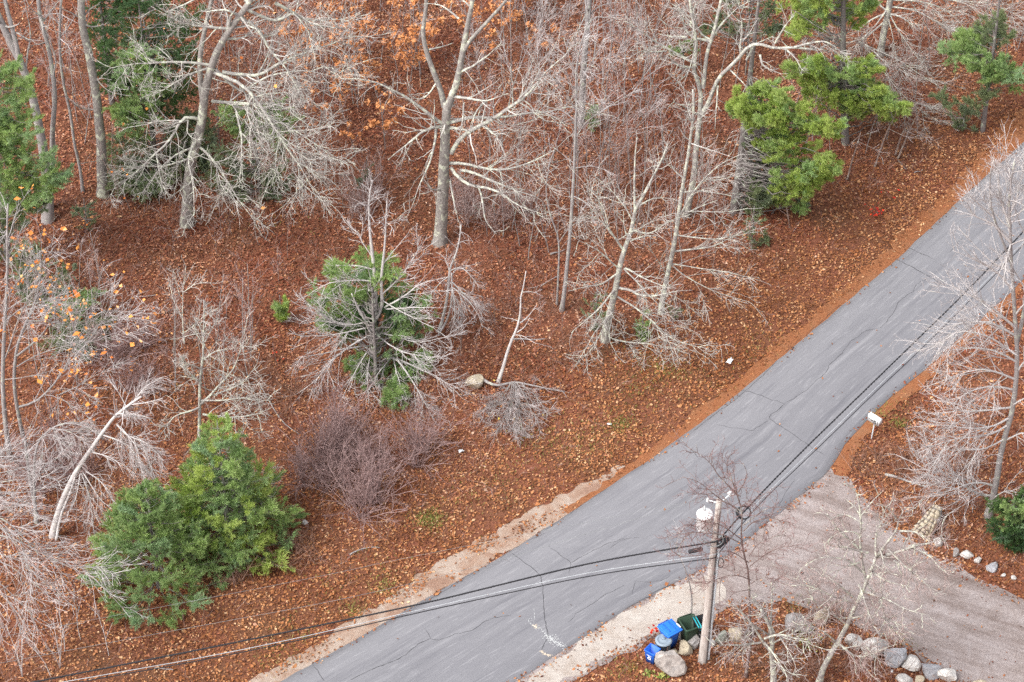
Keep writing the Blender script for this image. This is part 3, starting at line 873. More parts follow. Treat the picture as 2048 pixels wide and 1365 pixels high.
bare_tree("oak_tree", "large pale oak with many crooked drooping limbs in front of dark hemlocks", (373, 455),
    [(z1((1085, 1320), (1090, 1150), (1110, 950), (1150, 820), (1180, 700), (1200, 560), (1225, 420), (1260, 300), (1350, 150), (1440, 30), (1480, -60)), 25, 13, -.5),
     (z1((1185, 640), (1165, 500), (1160, 330), (1190, 170), (1230, 0), (1240, -80)), 13, 9, .8),
     (z1((1440, 30), (1440, -60), (1420, -120)), 12, 9, .3)],
    [(z1((1215, 380), (1050, 365), (900, 375), (760, 370), (640, 400)), 6, -1.2),
     (z1((1290, 420), (1400, 430), (1500, 440), (1640, 350), (1800, 300), (2030, 205)), 8, .8),
     (z1((1230, 590), (1370, 605), (1500, 610), (1640, 600), (1740, 690), (1860, 780)), 7, -1.5),
     (z1((1240, 420), (1400, 480), (1480, 580), (1560, 690), (1620, 830), (1760, 1000), (1850, 1170)), 8, -3.2),
     (z1((1170, 700), (1060, 670), (1000, 800), (900, 900), (800, 1000), (700, 1080)), 7, -2.6),
     (z1((1150, 800), (1090, 930), (1130, 1080), (1130, 1250)), 6, -2.8),
     (z1((1150, 850), (1240, 920), (1330, 1080), (1480, 1290)), 6, -2.6),
     (z1((1130, 860), (1010, 900), (900, 1010), (850, 1120)), 5, -2.0),
     (z1((1130, 900), (980, 960), (720, 980)), 5, -1.6),
     (z1((1440, 60), (1500, 90), (1560, 120), (1640, 115), (1700, 70), (1780, 130), (2000, 110)), 7, .4),
     (z1((1440, 120), (1510, 180), (1560, 260), (1620, 330), (1700, 440), (1790, 560)), 7, -1.0),
     (z1((1250, 400), (1380, 560), (1460, 500), (1600, 440), (1800, 420), (2000, 470)), 6, -.6),
     (z1((1320, 170), (1180, 160), (1070, 150), (960, 100), (880, 40)), 6, -.5),
     (z1((1205, 400), (1090, 440), (1000, 500), (880, 560)), 5, -1.8),
     (z1((1360, 620), (1500, 650), (1660, 740), (1830, 830), (1990, 940)), 6, -2.4),
     (z1((1370, 640), (1400, 780), (1400, 900), (1410, 1060)), 5, -2.6),
     (z1((1620, 830), (1600, 950), (1640, 1100)), 4, -3.4),
     (z1((1600, 20), (1680, 60), (1790, 150), (1990, 170)), 7, 1.5), (z1((1240, 0), (1150, -20), (1060, 40), (960, 70)), 6, 1.0)],
    "lichen", 1, dens=1.8, fine=1.0, ls=1.0, l2s=1.45, bark_mat="bark_oak", limb_bark="bark_lichen", leaves=(34, "maple_leaf", .16))

bare_tree("oak_tree", "straight forked oak with patchy lichen bark standing alone in mid woodland", (880, 496),
    [(z2((578, 1440), (590, 1330), (595, 1200), (605, 1000), (610, 700), (622, 600)), 30, 20, 0),
     (z2((605, 620), (595, 570), (580, 520), (510, 330), (480, 200), (510, 0), (500, -80)), 13, 8, .8),
     (z2((628, 620), (645, 560), (670, 500), (700, 360), (730, 180), (770, 0), (780, -80)), 16, 9, -.3),
     (z2((725, 290), (760, 230), (830, 150), (910, 70), (965, 0), (1010, -60)), 9, 6, -1.0)],
    [(z2((645, 890), (720, 820), (920, 680), (1100, 530), (1190, 400), (1340, 280)), 11, -1.8),
     (z2((635, 715), (780, 670), (930, 680), (1110, 660), (1300, 620), (1440, 600)), 8, .8),
     (z2((635, 950), (760, 970), (850, 1000), (1000, 980), (1200, 900), (1320, 800)), 7, -1.2),
     (z2((645, 975), (700, 1050), (760, 1090), (900, 1110), (1010, 1190), (1180, 1250)), 8, -2.6),
     (z2((700, 990), (770, 1010), (950, 1100), (1160, 1150), (1190, 1200)), 7, -1.4),
     (z2((600, 725), (480, 650), (330, 550), (170, 450), (0, 455)), 8, -.6),
     (z2((595, 735), (480, 760), (380, 850), (280, 930)), 7, -2.0),
     (z2((560, 740), (545, 880), (490, 1000), (440, 1120), (400, 1240)), 6, -2.2),
     (z2((690, 420), (800, 370), (880, 310), (940, 250)), 6, -1.0),
     (z2((650, 560), (740, 570), (850, 590), (980, 545)), 7, -1.5),
     (z2((720, 600), (720, 700), (690, 830)), 4, -1.8), (z2((850, 590), (780, 650), (760, 770)), 5, -2.0),
     (z2((800, 1080), (830, 1190), (860, 1300), (910, 1360)), 5, -3.0),
     (z2((640, 1040), (650, 1180), (690, 1290)), 5, -1.8),
     (z2((600, 1090), (540, 1110), (480, 1050)), 5, -1.2),
     (z2((570, 470), (500, 580), (420, 570), (380, 480)), 4, -.8),
     (z2((690, 110), (640, 60), (580, 30), (500, 20)), 5, .6), (z2((515, 290), (580, 280), (660, 250)), 4, .6)],
    "oak", 2, dens=1.0, fine=.9, ls=.95, l2s=1.3, bark_mat="bark_oak", limb_bark="bark_lichen")

bare_tree("oak_tree", "grey trunk with pale lichen blotches rising past the hemlocks", (205, 393),
    [(z1((600, 1150), (590, 1000), (580, 800), (560, 650), (530, 450), (500, 280), (475, 150), (470, 0), (465, -100)), 24, 17, .4)],
    [(z1((495, 170), (520, 80), (520, 30)), 5, .4), (z1((470, 110), (400, 70), (320, 30)), 5, -.4), (z1((560, 640), (460, 630), (400, 570), (370, 480)), 4, -.6),
     (z1((590, 930), (530, 945), (470, 950)), 3, -.8), (z1((545, 440), (640, 540), (760, 560)), 4, -1.0), (z1((610, 1100), (680, 1080), (720, 1050)), 3, -1.0)], "oak", 3, dens=.7, fine=.7)
bare_tree("oak_tree", "leaning pale trunk crossing behind the corner pine", (97, 446),
    [(z1((280, 1300), (285, 1100), (240, 800), (200, 600), (150, 420), (60, 250), (0, 100), (-60, 0)), 24, 16, .5),
     (z1((110, 350), (85, 230), (60, 130), (30, 0), (20, -80)), 12, 9, .8)],
    [(z1((150, 410), (170, 300), (175, 180), (140, 0)), 6, .3), (z1((95, 190), (170, 235), (250, 240)), 5, -.8)], "oak", 4, dens=.7, fine=.7, bark_mat="bark_grey")
bare_tree("oak_tree", "crooked pale trunk with knobbly forks behind the corner pine", (100, 425),
    [(z1((290, 1230), (300, 1000), (300, 800), (315, 560), (285, 300), (235, 120), (220, 0), (215, -60)), 13, 9, .3)],
    [(z1((240, 140), (300, 60), (345, 0)), 6, .3), (z1((310, 480), (330, 350), (300, 250), (240, 100)), 5, -.5), (z1((255, 110), (180, 60), (150, 0)), 4, -.4)], "oak", 5, dens=.9, fine=.8, bark_mat="bark_grey")
bare_tree("maple_tree", "thin leaning grey trunk beside the blotched oak", (166, 390),
    [(z1((483, 1135), (465, 980), (430, 850), (405, 650), (375, 520), (345, 330), (355, 0), (360, -60)), 7, 6, .3)],
    [(z1((385, 560), (450, 610), (520, 720)), 3, -.5), (z1((350, 330), (420, 270), (480, 260)), 3, -.4)], "beech", 6, dens=.6, fine=.6)

# slim stems and trees in the middle of the wood
bare_tree("maple_tree", "tall straight grey trunk at the back among thin saplings", (1163, 256),
    [(z2((1402, 745), (1405, 600), (1415, 350), (1440, 100), (1447, 0), (1455, -80)), 15, 12, 0)],
    [(z2((1440, 110), (1490, 40), (1580, 15), (1660, 20)), 4, .4), (z2((1440, 150), (1490, 90), (1540, 110), (1610, 80), (1720, 130)), 4, -.8), (z2((1420, 100), (1380, 190), (1300, 260)), 4, -.6)], "beech", 7, dens=.6, fine=.6)
bare_tree("maple_tree", "tall slender pole-straight maple left of the lichened twin trees", (1122, 634),
    [(zb((235, 1085), (265, 900), (290, 600), (310, 300), (325, 0)) + z2((1370, 600), (1362, 420), (1400, 250), (1440, 130)), 9.5, 3, 0)],
    [(z2((1365, 560), (1420, 420), (1500, 300), (1560, 200)), 3, -.4), (z2((1370, 800), (1430, 700), (1560, 620), (1660, 560)), 3, -.8), (z2((1366, 640), (1300, 500), (1220, 440), (1150, 420)), 3, -.6),
     (z2((1365, 700), (1290, 640), (1180, 620)), 3, .6), (zb((310, 300), (400, 340), (470, 430)), 4, -.8), (zb((320, 120), (420, 100), (520, 130)), 3, -.6), (zb((322, 90), (250, 30), (180, -20)), 3, .5), (z2((1360, 450), (1330, 330), (1300, 220)), 3, .4)], "beech", 8, dens=1.2, fine=1.0)
bare_tree("maple_tree", "thin stem close beside the tall slender maple", (1114, 624),
    [(zb((205, 1050), (215, 850), (225, 580), (180, 480), (130, 300), (150, 120), (190, 0)), 5, 2, .4)],
    [(zb((215, 820), (150, 850), (100, 890)), 2.5, -.4), (zb((222, 600), (300, 480), (470, 430)), 2.5, -.3)], "beech", 9, dens=.9, fine=.8)
bare_tree("maple_tree", "lichen covered crooked tree near the roadside bank", (1209, 692),
    [(zb((520, 1230), (530, 1150), (560, 1030), (600, 860), (625, 740), (660, 630), (705, 520), (715, 400), (740, 370), (830, 200), (900, 50), (930, -40)), 17, 3, -.3),
     (zb((715, 420), (712, 300), (710, 200), (720, 0), (730, -80)), 6, 2.5, .5)],
    [(zb((640, 650), (540, 530), (480, 400), (460, 150)), 6, -.6), (zb((605, 895), (690, 910), (740, 950), (860, 950), (1000, 910)), 7, -1.2),
     (zb((595, 895), (460, 1050), (300, 1190)), 6, -1.6), (zb((600, 955), (780, 1060), (960, 1250), (1200, 1300)), 5, -1.8),
     (zb((610, 770), (500, 660), (400, 610), (300, 560)), 4, -.8), (zb((610, 800), (500, 880), (400, 890), (280, 920)), 5, -1.0), (zb((580, 1040), (470, 1160), (380, 1320), (330, 1400)), 4, -1.8),
     (zb((540, 1080), (480, 1220), (440, 1300), (350, 1380)), 4, -1.5), (zb((560, 1100), (540, 1240), (600, 1340)), 3, -1.4), (zb((650, 770), (760, 830), (860, 880), (960, 900)), 5, -1.0),
     (zb((700, 520), (800, 560), (900, 490), (980, 450)), 5, -.6), (zb((690, 590), (770, 560), (850, 560)), 4, -.8), (zb((675, 580), (640, 500), (640, 400)), 4, .4), (zb((640, 770), (720, 850), (860, 1000), (930, 1080)), 4, -1.3),
     (zb((570, 1230), (680, 1250), (820, 1260), (1000, 1300)), 4, -1.5), (zb((700, 460), (620, 330), (470, 180)), 4, .5), (zb((750, 360), (840, 310), (960, 320)), 4, -.5)],
    "lichen", 10, dens=1.6, fine=1.1, ls=.9, l2s=1.2)
bare_tree("maple_tree", "slender upright tree with long sweeping branches beside the lichened crooked one", (1321, 634),
    [(zb((880, 1085), (905, 900), (960, 680), (1000, 430), (1040, 180), (1070, 0)) + z3((105, 750), (120, 620), (110, 520)), 12, 5, 0)],
    [(zb((1010, 420), (1090, 270), (1200, 160), (1270, 90), (1420, 20)), 7, -.6), (zb((985, 555), (1100, 570), (1270, 590), (1420, 530)), 5, -.8), (zb((965, 660), (1100, 640), (1240, 630), (1330, 570), (1450, 540)), 6, -.5),
     (zb((950, 740), (1100, 760), (1300, 790), (1450, 830)), 4, -1.2), (zb((955, 750), (1060, 830), (1200, 900), (1330, 950), (1460, 990)), 4, -1.5), (zb((1025, 180), (960, 130), (940, 50)), 5, .3),
     (zb((1040, 420), (1150, 360), (1250, 330)), 4, -.6), (zb((925, 820), (850, 700), (800, 620)), 3, -.5), (zb((1020, 400), (1150, 400), (1300, 410), (1450, 380)), 4, -.9), (zb((1170, 190), (1250, 200), (1370, 160)), 4, -.8),
     (zb((900, 930), (1000, 960), (1100, 1050)), 3, -1.0), (zb((1010, 280), (1130, 260), (1350, 300)), 4, -.5)],
    "beech", 11, dens=1.5, fine=1.1, bark_mat="bark_lichen", twig_mat="twig_lichen")
bare_tree("oak_tree", "lichened oak reaching a long forked limb toward the bright pine", (1371, 436),
    [(zb((1040, 430), (1060, 360), (1095, 200), (1110, 60)) + zd((1340, 1250), (1370, 1050), (1385, 800), (1340, 740), (1310, 650), (1350, 420), (1310, 250), (1270, 0), (1260, -80)), 15, 6, .2),
     (zd((1380, 1040), (1440, 950), (1520, 720), (1640, 620), (1740, 520), (1810, 430), (1900, 400)) + z3((580, 290), (700, 275), (820, 290)), 10, 5, -.8),
     (zd((1395, 800), (1420, 520), (1450, 400), (1500, 250), (1560, 0), (1570, -90)), 9, 7, .5)],
    [(zd((1340, 1040), (1250, 980), (1120, 930)), 4, -.8), (zd((1300, 570), (1150, 490), (1000, 420), (780, 280), (650, 170)), 6, -.5), (zd((1320, 620), (1220, 610), (1140, 590), (1060, 500)), 5, -.9), (zd((1270, 620), (1240, 690), (1140, 770)), 4, -1.0),
     (zd((1470, 380), (1340, 350), (1250, 320), (1190, 180), (1140, 0)), 7, .6), (zd((1480, 370), (1380, 330), (1300, 150), (1270, 0)), 5, .9), (zd((1480, 340), (1600, 180), (1700, 80), (1820, 10)), 6, .3),
     (zd((1740, 520), (1730, 400), (1760, 250), (1700, 0)), 5, .3), (zd((1640, 640), (1740, 740), (1820, 830)), 4, -.9), (zd((1530, 780), (1510, 950), (1500, 1180)), 4, -1.1),
     (zd((1250, 340), (1100, 330), (980, 310)), 5, .4), (zd((1060, 470), (900, 470), (730, 460)), 4, -.5), (z3((590, 250), (640, 150), (700, 90)), 5, -.4), (z3((700, 275), (800, 250), (900, 240), (980, 320)), 5, -.9),
     (z3((640, 280), (700, 330), (740, 400)), 4, -1.2), (z3((500, 320), (510, 390), (620, 430)), 5, -1.0), (z3((420, 350), (470, 250), (580, 210)), 5, .3)],
    "lichen", 12, dens=1.6, fine=1.1, ls=.95, l2s=1.3)
bare_tree("maple_tree", "bare tree with a whorl of drooping branches behind the bright pine", (1761, 116),
    [(z3((1195, 335), (1215, 200), (1240, 90), (1255, 0), (1260, -80)), 17, 13, 0)],
    [(z3((1230, 80), (1130, 120), (1060, 190)), 7, -.6), (z3((1235, 60), (1180, 140), (1100, 220)), 6, -1.2), (z3((1240, 80), (1330, 100), (1420, 180)), 7, -1.0), (z3((1250, 40), (1400, 60), (1530, 130), (1680, 240)), 6, -1.0),
     (z3((1245, 70), (1300, 180), (1380, 300), (1480, 420)), 5, -1.5), (z3((1250, 0), (1400, 0), (1560, 40), (1700, 160)), 6, .4), (z3((1220, 130), (1100, 230), (1000, 250), (880, 230)), 6, -1.2), (z3((1080, 250), (1180, 350), (1220, 430), (1330, 560), (1470, 670)), 4, -1.8),
     (z3((1070, 240), (1200, 300), (1330, 360), (1440, 440), (1540, 500)), 5, -1.5), (z3((1260, -20), (1450, -20), (1700, 20), (1850, 10), (2030, 100)), 7, 1.0), (z3((1240, 90), (1270, 200), (1290, 320)), 4, -1.2), (z3((1230, 60), (1160, 0), (1100, -30)), 6, .5)],
    "beech", 13, dens=1.7, fine=1.1, bark_mat="bark_lichen", twig_mat="twig_lichen")

# the white-limbed tree over the low pine, its neighbours
bare_tree("beech_tree", "multi-stemmed pale beech with radiating white branches over the low spreading pine", (748, 744),
    [(z5((430, 860), (425, 760), (420, 650), (445, 500), (440, 300), (420, 120), (405, 0), (400, -150), (420, -260)), 13, 3, 0),
     (z5((445, 540), (485, 470), (470, 350), (490, 150), (500, 0), (505, -140)), 8, 2.5, -.4), (z5((420, 640), (370, 540), (335, 480), (300, 400)), 8, 3, -.7)],
    [(z5((420, 600), (300, 580), (180, 560), (60, 470)), 6, -.8), (z5((410, 640), (300, 700), (180, 790), (100, 900), (0, 970)), 6, -1.8), (z5((430, 620), (560, 650), (680, 690), (860, 650)), 5, -.9),
     (z5((490, 480), (600, 420), (690, 340), (830, 310)), 6, -.5), (z5((430, 680), (350, 800), (290, 910), (240, 1020)), 5, -2.0), (z5((500, 780), (560, 770), (620, 860), (700, 1000), (770, 1120)), 7, -2.2), (z5((540, 770), (680, 830), (800, 880), (920, 980)), 6, -1.8),
     (z5((540, 770), (560, 860), (600, 1000)), 4, -2.2), (z5((530, 770), (460, 850), (400, 960)), 4, -2.0), (z5((430, 330), (330, 320), (180, 330), (70, 390)), 5, -.6), (z5((430, 260), (330, 230), (160, 240)), 4, .6), (z5((400, 560), (250, 590), (130, 530), (100, 480)), 4, -1.0),
     (z5((440, 450), (320, 480), (200, 420), (120, 430)), 4, -.5), (z5((480, 400), (560, 330), (660, 200), (700, 120)), 5, .5), (z5((495, 490), (640, 480), (780, 480)), 5, -1.2), (z5((480, 440), (620, 520), (780, 600)), 4, -1.2),
     (z5((430, 200), (360, 100), (320, 30)), 4, .4), (z5((480, 230), (560, 130), (620, 60)), 4, .4), (z5((420, 700), (260, 720), (60, 760), (0, 770)), 5, -1.2), (z5((380, 600), (200, 640), (0, 650)), 4, -.7), (z5((440, 640), (580, 740), (760, 770)), 5, -1.6), (z5((415, 720), (390, 860), (400, 1040)), 4, -2.2)],
    "beech", 14, dens=1.75, fine=1.1, bark_mat="bark_pale")
bare_tree("birch_tree", "drooping grey birch with curved twin stems right of the pale beech", (876, 668),
    [(z5((800, 640), (820, 590), (850, 470), (868, 330), (870, 250), (910, 170), (930, 80), (935, 0)), 8, 3, 0), (z5((800, 640), (845, 580), (880, 480), (885, 370), (880, 280)), 5, 3, -.3)],
    [(z5((870, 270), (940, 240), (1020, 330)), 4, -.6), (z5((880, 360), (960, 420), (1040, 520), (1060, 600)), 4, -.9), (z5((880, 330), (980, 430), (1100, 510)), 4, -.5), (z5((865, 300), (820, 330), (740, 420)), 3, -.6), (z5((870, 280), (850, 190), (790, 160)), 3, .4),
     (z5((885, 390), (930, 480), (940, 600)), 3, -1.0), (z5((880, 350), (900, 450), (890, 580)), 3, -1.0)],
    "birch", 15, dens=1.6, fine=.9)
bare_tree("birch_tree", "broken white birch snag standing bare on the leaf bank", (999, 768),
    [(z5((1150, 920), (1180, 830), (1210, 720), (1250, 630), (1275, 570), (1285, 470), (1280, 430), (1300, 360), (1313, 270)), 8.5, 2.2, .3)],
    [(z5((1262, 625), (1310, 590), (1335, 540)), 4, -.3), (z5((1278, 570), (1330, 530), (1375, 465)), 4, .5), (z5((1240, 640), (1290, 640), (1370, 690)), 2.2, -.6), (z5((1272, 560), (1230, 545)), 2, .3)],
    "birch", 16, dens=.45, fine=.35)
bare_tree("birch_tree", "bent birch arching over the bank with a skirt of hanging twigs beside the snag", (965, 757),
    [(z5((1045, 880), (1070, 905), (1110, 925), (1160, 935), (1240, 915), (1290, 920), (1400, 945), (1540, 972)), 7, 2, -1.2)],
    [(z5((1225, 920), (1190, 990), (1130, 1070), (1060, 1150)), 4, -1.7), (z5((1260, 920), (1310, 1010), (1340, 1080), (1390, 1150)), 4, -1.7), (z5((1240, 920), (1230, 1020), (1200, 1150)), 3.5, -1.6), (z5((1245, 920), (1270, 1040), (1290, 1180)), 3.5, -1.8), (z5((1230, 915), (1160, 1010), (1080, 1060)), 3, -1.4),
     (z5((1290, 925), (1380, 1000), (1440, 1100)), 3, -1.5), (z5((1250, 915), (1260, 1060), (1240, 1180)), 3, -1.8), (z5((1235, 915), (1210, 1060), (1160, 1180)), 3, -1.7)],
    "birch", 17, dens=2.2, fine=1.0, bark_mat="bark_grey", leaves=(9, "yellow_leaf", .11))

# left-hand side
bare_tree("maple_tree", "grey maple at the picture edge still holding orange leaves", (22, 925),
    [(z4((62, 1380), (40, 1200), (10, 950), (25, 620), (45, 250), (40, 0), (45, -120)), 12, 4, 0)],
    [(z4((15, 800), (80, 600), (150, 430), (260, 260)), 5, -.4), (z4((20, 700), (-40, 600), (-90, 480)), 4, .3), (z4((38, 420), (120, 300), (200, 180), (330, 100)), 4, .3), (z4((42, 200), (100, 100), (140, 0)), 4, .2), (z4((20, 900), (120, 890), (230, 870)), 3, -.8),
     (z4((30, 560), (130, 480), (270, 440), (400, 430)), 4, -.6), (z4((30, 500), (160, 420), (290, 320)), 3, -.3)],
    "beech", 18, dens=1.1, fine=.8, leaves=(170, "maple_leaf", .17))
bare_tree("maple_tree", "forked grey maple with orange leaf clusters beside the leaning birch", (53, 898),
    [(z4((152, 1300), (100, 1080), (75, 900), (90, 700), (150, 560), (210, 430), (240, 300), (230, 150)), 10, 3.5, -.2), (z4((100, 760), (180, 700), (280, 600), (330, 470)), 5, 2, -.6)],
    [(z4((150, 560), (260, 560), (420, 520)), 4, -.8), (z4((85, 830), (200, 760), (330, 720), (480, 690)), 4, -.8), (z4((120, 620), (200, 500), (240, 380)), 3, .2), (z4((100, 1060), (210, 1030), (310, 920), (400, 780), (500, 640), (600, 570), (700, 480)), 7, -.8),
     (z4((330, 990), (440, 950), (540, 880), (640, 850)), 4, -1.2), (z4((440, 950), (520, 1000), (600, 1040)), 3, -1.2), (z4((335, 1000), (340, 1140)), 3, -1.0), (z4((340, 1000), (460, 1080), (500, 1090)), 3, -1.2), (z4((600, 575), (680, 590), (740, 640)), 3, -.9), (z4((580, 580), (480, 720), (400, 800)), 3, -.9)],
    "beech", 19, dens=1.25, fine=.95, leaves=(230, "maple_leaf", .17))
bare_tree("birch_tree", "thick white birch leaning over the young pines", (104, 1076),
    [(zc_((245, 690), (262, 600), (300, 490), (350, 390), (395, 310), (430, 260), (490, 180), (540, 115), (600, 70), (660, 30)), 15, 5, -.4), (zc_((262, 705), (280, 590), (330, 480), (350, 410)), 7, 4, -.3)],
    [(zc_((545, 112), (620, 110), (690, 130)), 6, -.7), (zc_((545, 160), (600, 220), (680, 240), (740, 300)), 6, -.9), (zc_((480, 210), (590, 250), (650, 330), (720, 420)), 5, -1.0), (zc_((420, 290), (500, 310), (590, 360)), 4, -1.0), (zc_((380, 390), (420, 500), (440, 680)), 4, -1.3),
     (zc_((385, 385), (470, 520), (560, 580)), 4, -1.2), (zc_((375, 390), (350, 520), (320, 570)), 4, -1.1), (zc_((400, 380), (480, 430), (540, 540)), 3.5, -1.2), (zc_((600, 70), (690, 60), (760, 40)), 4, -.4), (zc_((590, 80), (560, 20), (530, -20)), 3, .4), (zc_((620, 60), (680, -20), (760, -60)), 4, .3),
     (zc_((660, 240), (700, 340), (740, 450)), 4, -1.4), (zc_((560, 170), (640, 260), (660, 380)), 4, -1.3)],
    "birch", 20, dens=2.1, fine=1.0)
bare_tree("birch_tree", "grey birch bowed into a low arch of fine twigs behind the leaning birch", (72, 1044),
    [(zc_((170, 615), (160, 520), (130, 370), (118, 240)), 10, 6, 0), (zc_((165, 560), (155, 400), (165, 250), (230, 180), (320, 150), (420, 180), (480, 230)), 7, 2.5, -.4)],
    [(zc_((170, 240), (240, 200), (300, 260)), 4, -.8), (zc_((230, 180), (330, 190), (410, 260)), 4, -.8), (zc_((200, 200), (200, 300), (180, 400)), 3, -1.0), (zc_((250, 180), (280, 260), (340, 330)), 3, -1.0), (zc_((300, 155), (380, 150), (460, 170)), 3, .2), (zc_((140, 380), (60, 330), (0, 300)), 3, -.4)],
    "birch", 21, dens=2.3, fine=.9, bark_mat="bark_grey")
bare_tree("beech_tree", "pale branches fanning in from a trunk beyond the picture edge below the birches", (-150, 1330),
    [([(-150, 1330), (-140, 1230), (-130, 1130), (-120, 1010), (-105, 900)], 18, 8, .3)],
    [(zc_((-280, 560), (0, 570), (120, 690), (190, 790), (430, 830)), 6, -1.2), (zc_((-290, 620), (0, 640), (150, 730), (300, 780)), 5, -.8), (zc_((-300, 500), (0, 480), (130, 480), (280, 440)), 6, .2), (zc_((-290, 420), (0, 390), (200, 340), (290, 350)), 5, .6), (zc_((-290, 680), (0, 660), (250, 800), (440, 870)), 5, -1.4),
     (zc_((-300, 760), (0, 790), (140, 900), (230, 960)), 5, -1.6), (zc_((-300, 800), (0, 880), (100, 1010), (240, 1100)), 5, -1.6), (zc_((-300, 700), (0, 760), (200, 840), (330, 860)), 5, -1.0), (zc_((-290, 450), (0, 430), (150, 410), (230, 400)), 4, .4), (zc_((-290, 540), (0, 600), (120, 800), (150, 950)), 4, -1.5),
     (zc_((-300, 820), (0, 940), (60, 1020), (100, 1120)), 4, -1.5), (zc_((-290, 340), (0, 300), (120, 240), (190, 180)), 4, .8), (zc_((-290, 380), (0, 350), (100, 330)), 4, .8)],
    "beech", 22, dens=1.0, fine=.8)
bare_tree("maple_tree", "small lichen-crusted dead maple rising behind the large young pine", (400, 985),
    [([(400, 985), (397, 930)] + z4((1155, 1250), (1160, 1100), (1165, 950), (1185, 750), (1190, 550), (1185, 440)), 10, 3, .2)],
    [(z4((1165, 1040), (1250, 980), (1320, 880), (1390, 790), (1400, 680)), 6, -.5), (z4((1180, 1100), (1320, 1110), (1460, 1110), (1580, 1060)), 5, -1.0), (z4((1165, 1020), (1290, 1020), (1420, 1000), (1560, 1020)), 4, -.9), (z4((1160, 1060), (1090, 1090), (1010, 1110), (950, 1200)), 5, -1.0),
     (z4((1170, 920), (1090, 860), (1050, 760)), 4, -.5), (z4((1185, 780), (1250, 730), (1330, 720)), 4, -.4), (z4((1155, 1160), (1150, 1250), (1190, 1360), (1260, 1430), (1340, 1470)), 5, -2.0), (z4((1160, 1300), (1110, 1420), (1060, 1520)), 4, -2.0), (z4((1180, 840), (1080, 800), (1020, 770)), 3, -.4),
     (z4((1240, 990), (1330, 960), (1420, 920), (1480, 830)), 4, -.7), (z4((1190, 700), (1150, 620), (1100, 560)), 3, .3), (z4((1190, 680), (1230, 600), (1270, 540)), 3, .3), (z4((1070, 690), (1060, 500), (1065, 330), (1080, 240)), 3, .5),
     ([(505, 985), (515, 1010), (500, 1040), (480, 1060)], 3, -2.2), ([(430, 985), (470, 990), (530, 980)], 3, -2.0)],
    "lichen", 23, dens=2.0, fine=1.1, ls=.95, l2s=1.25)

# right-hand side and the foreground by the driveway
bare_tree("maple_tree", "tall silvery maple by the road with dense horizontal branches above the stone wing wall", (1976, 1038),
    [(z8((1860, 365), (1890, 250), (1910, 150), (1930, 0)) + z6((1950, 1150), (1985, 950), (1995, 800), (1990, 650), (1975, 400), (1960, 200), (1950, 0), (1945, -200), (1980, -380)), 15, 4, -.3),
     (z6((1990, 700), (2030, 560), (2060, 350), (2060, 100), (2040, -150), (2060, -420)), 9, 4, .4), (z6((1960, 230), (1900, 80), (1850, -60), (1830, -180), (1840, -330)), 6, 2.5, -.3)],
    [(z6((1985, 600), (1850, 480), (1700, 400), (1600, 350)), 6, -.8), (z6((1990, 650), (1850, 560), (1720, 560), (1600, 580), (1500, 640)), 6, -.6), (z6((1995, 760), (1820, 640), (1640, 610), (1540, 700), (1480, 710)), 5, -1.0), (z6((1995, 800), (1850, 720), (1700, 720), (1560, 740)), 5, -.8),
     (z6((1990, 900), (1830, 840), (1720, 850), (1590, 890)), 5, -1.2), (z6((1980, 960), (1850, 930), (1700, 970), (1620, 1040)), 5, -1.0), (z6((1960, 1060), (1830, 1080), (1680, 1090), (1580, 1060)), 5, -1.2), (z6((1950, 1120), (1820, 1180), (1640, 1180), (1500, 1140)), 5, -1.4),
     (z6((1945, 1160), (1820, 1230), (1640, 1240), (1480, 1290)), 5, -1.2), (z6((1930, 1240), (1800, 1310), (1640, 1300), (1540, 1360)), 4, -1.2), (z6((1970, 380), (1860, 260), (1750, 200), (1620, 150)), 5, -.5), (z6((1965, 280), (1860, 230), (1760, 140), (1700, 60)), 4, .3),
     (z6((1955, 100), (1850, -10), (1720, -60), (1660, -150)), 5, -.4), (z6((1850, -50), (1760, -130), (1690, -190)), 4, -.4), (z6((1950, 0), (1900, -120), (1870, -250), (1910, -420)), 5, .4), (z6((1985, 520), (2050, 440), (2120, 400)), 5, -.6), (z6((1995, 850), (2060, 760), (2150, 700)), 5, -.6),
     (z6((1960, 1050), (2040, 1000), (2120, 980)), 5, -.8), (z6((1930, 1250), (2020, 1200), (2110, 1230)), 5, -1.0), (z8((1890, 250), (1780, 230), (1640, 140), (1500, 60)), 5, -1.0), (z8((1885, 270), (1960, 210), (2060, 250)), 4, -1.0), (z8((1900, 200), (1800, 170), (1660, 230), (1560, 240)), 5, -1.3),
     (z8((1880, 280), (1830, 230), (1700, 130), (1560, 120)), 4, -1.2), (z6((2050, 400), (1980, 260), (1900, 150)), 4, -.6), (z6((2060, 100), (2000, -20), (1960, -150)), 4, .4)],
    "beech", 24, dens=1.85, fine=1.0, ls=.95, l2s=1.35, bark_mat="bark_grey", limb_bark="bark_pale")
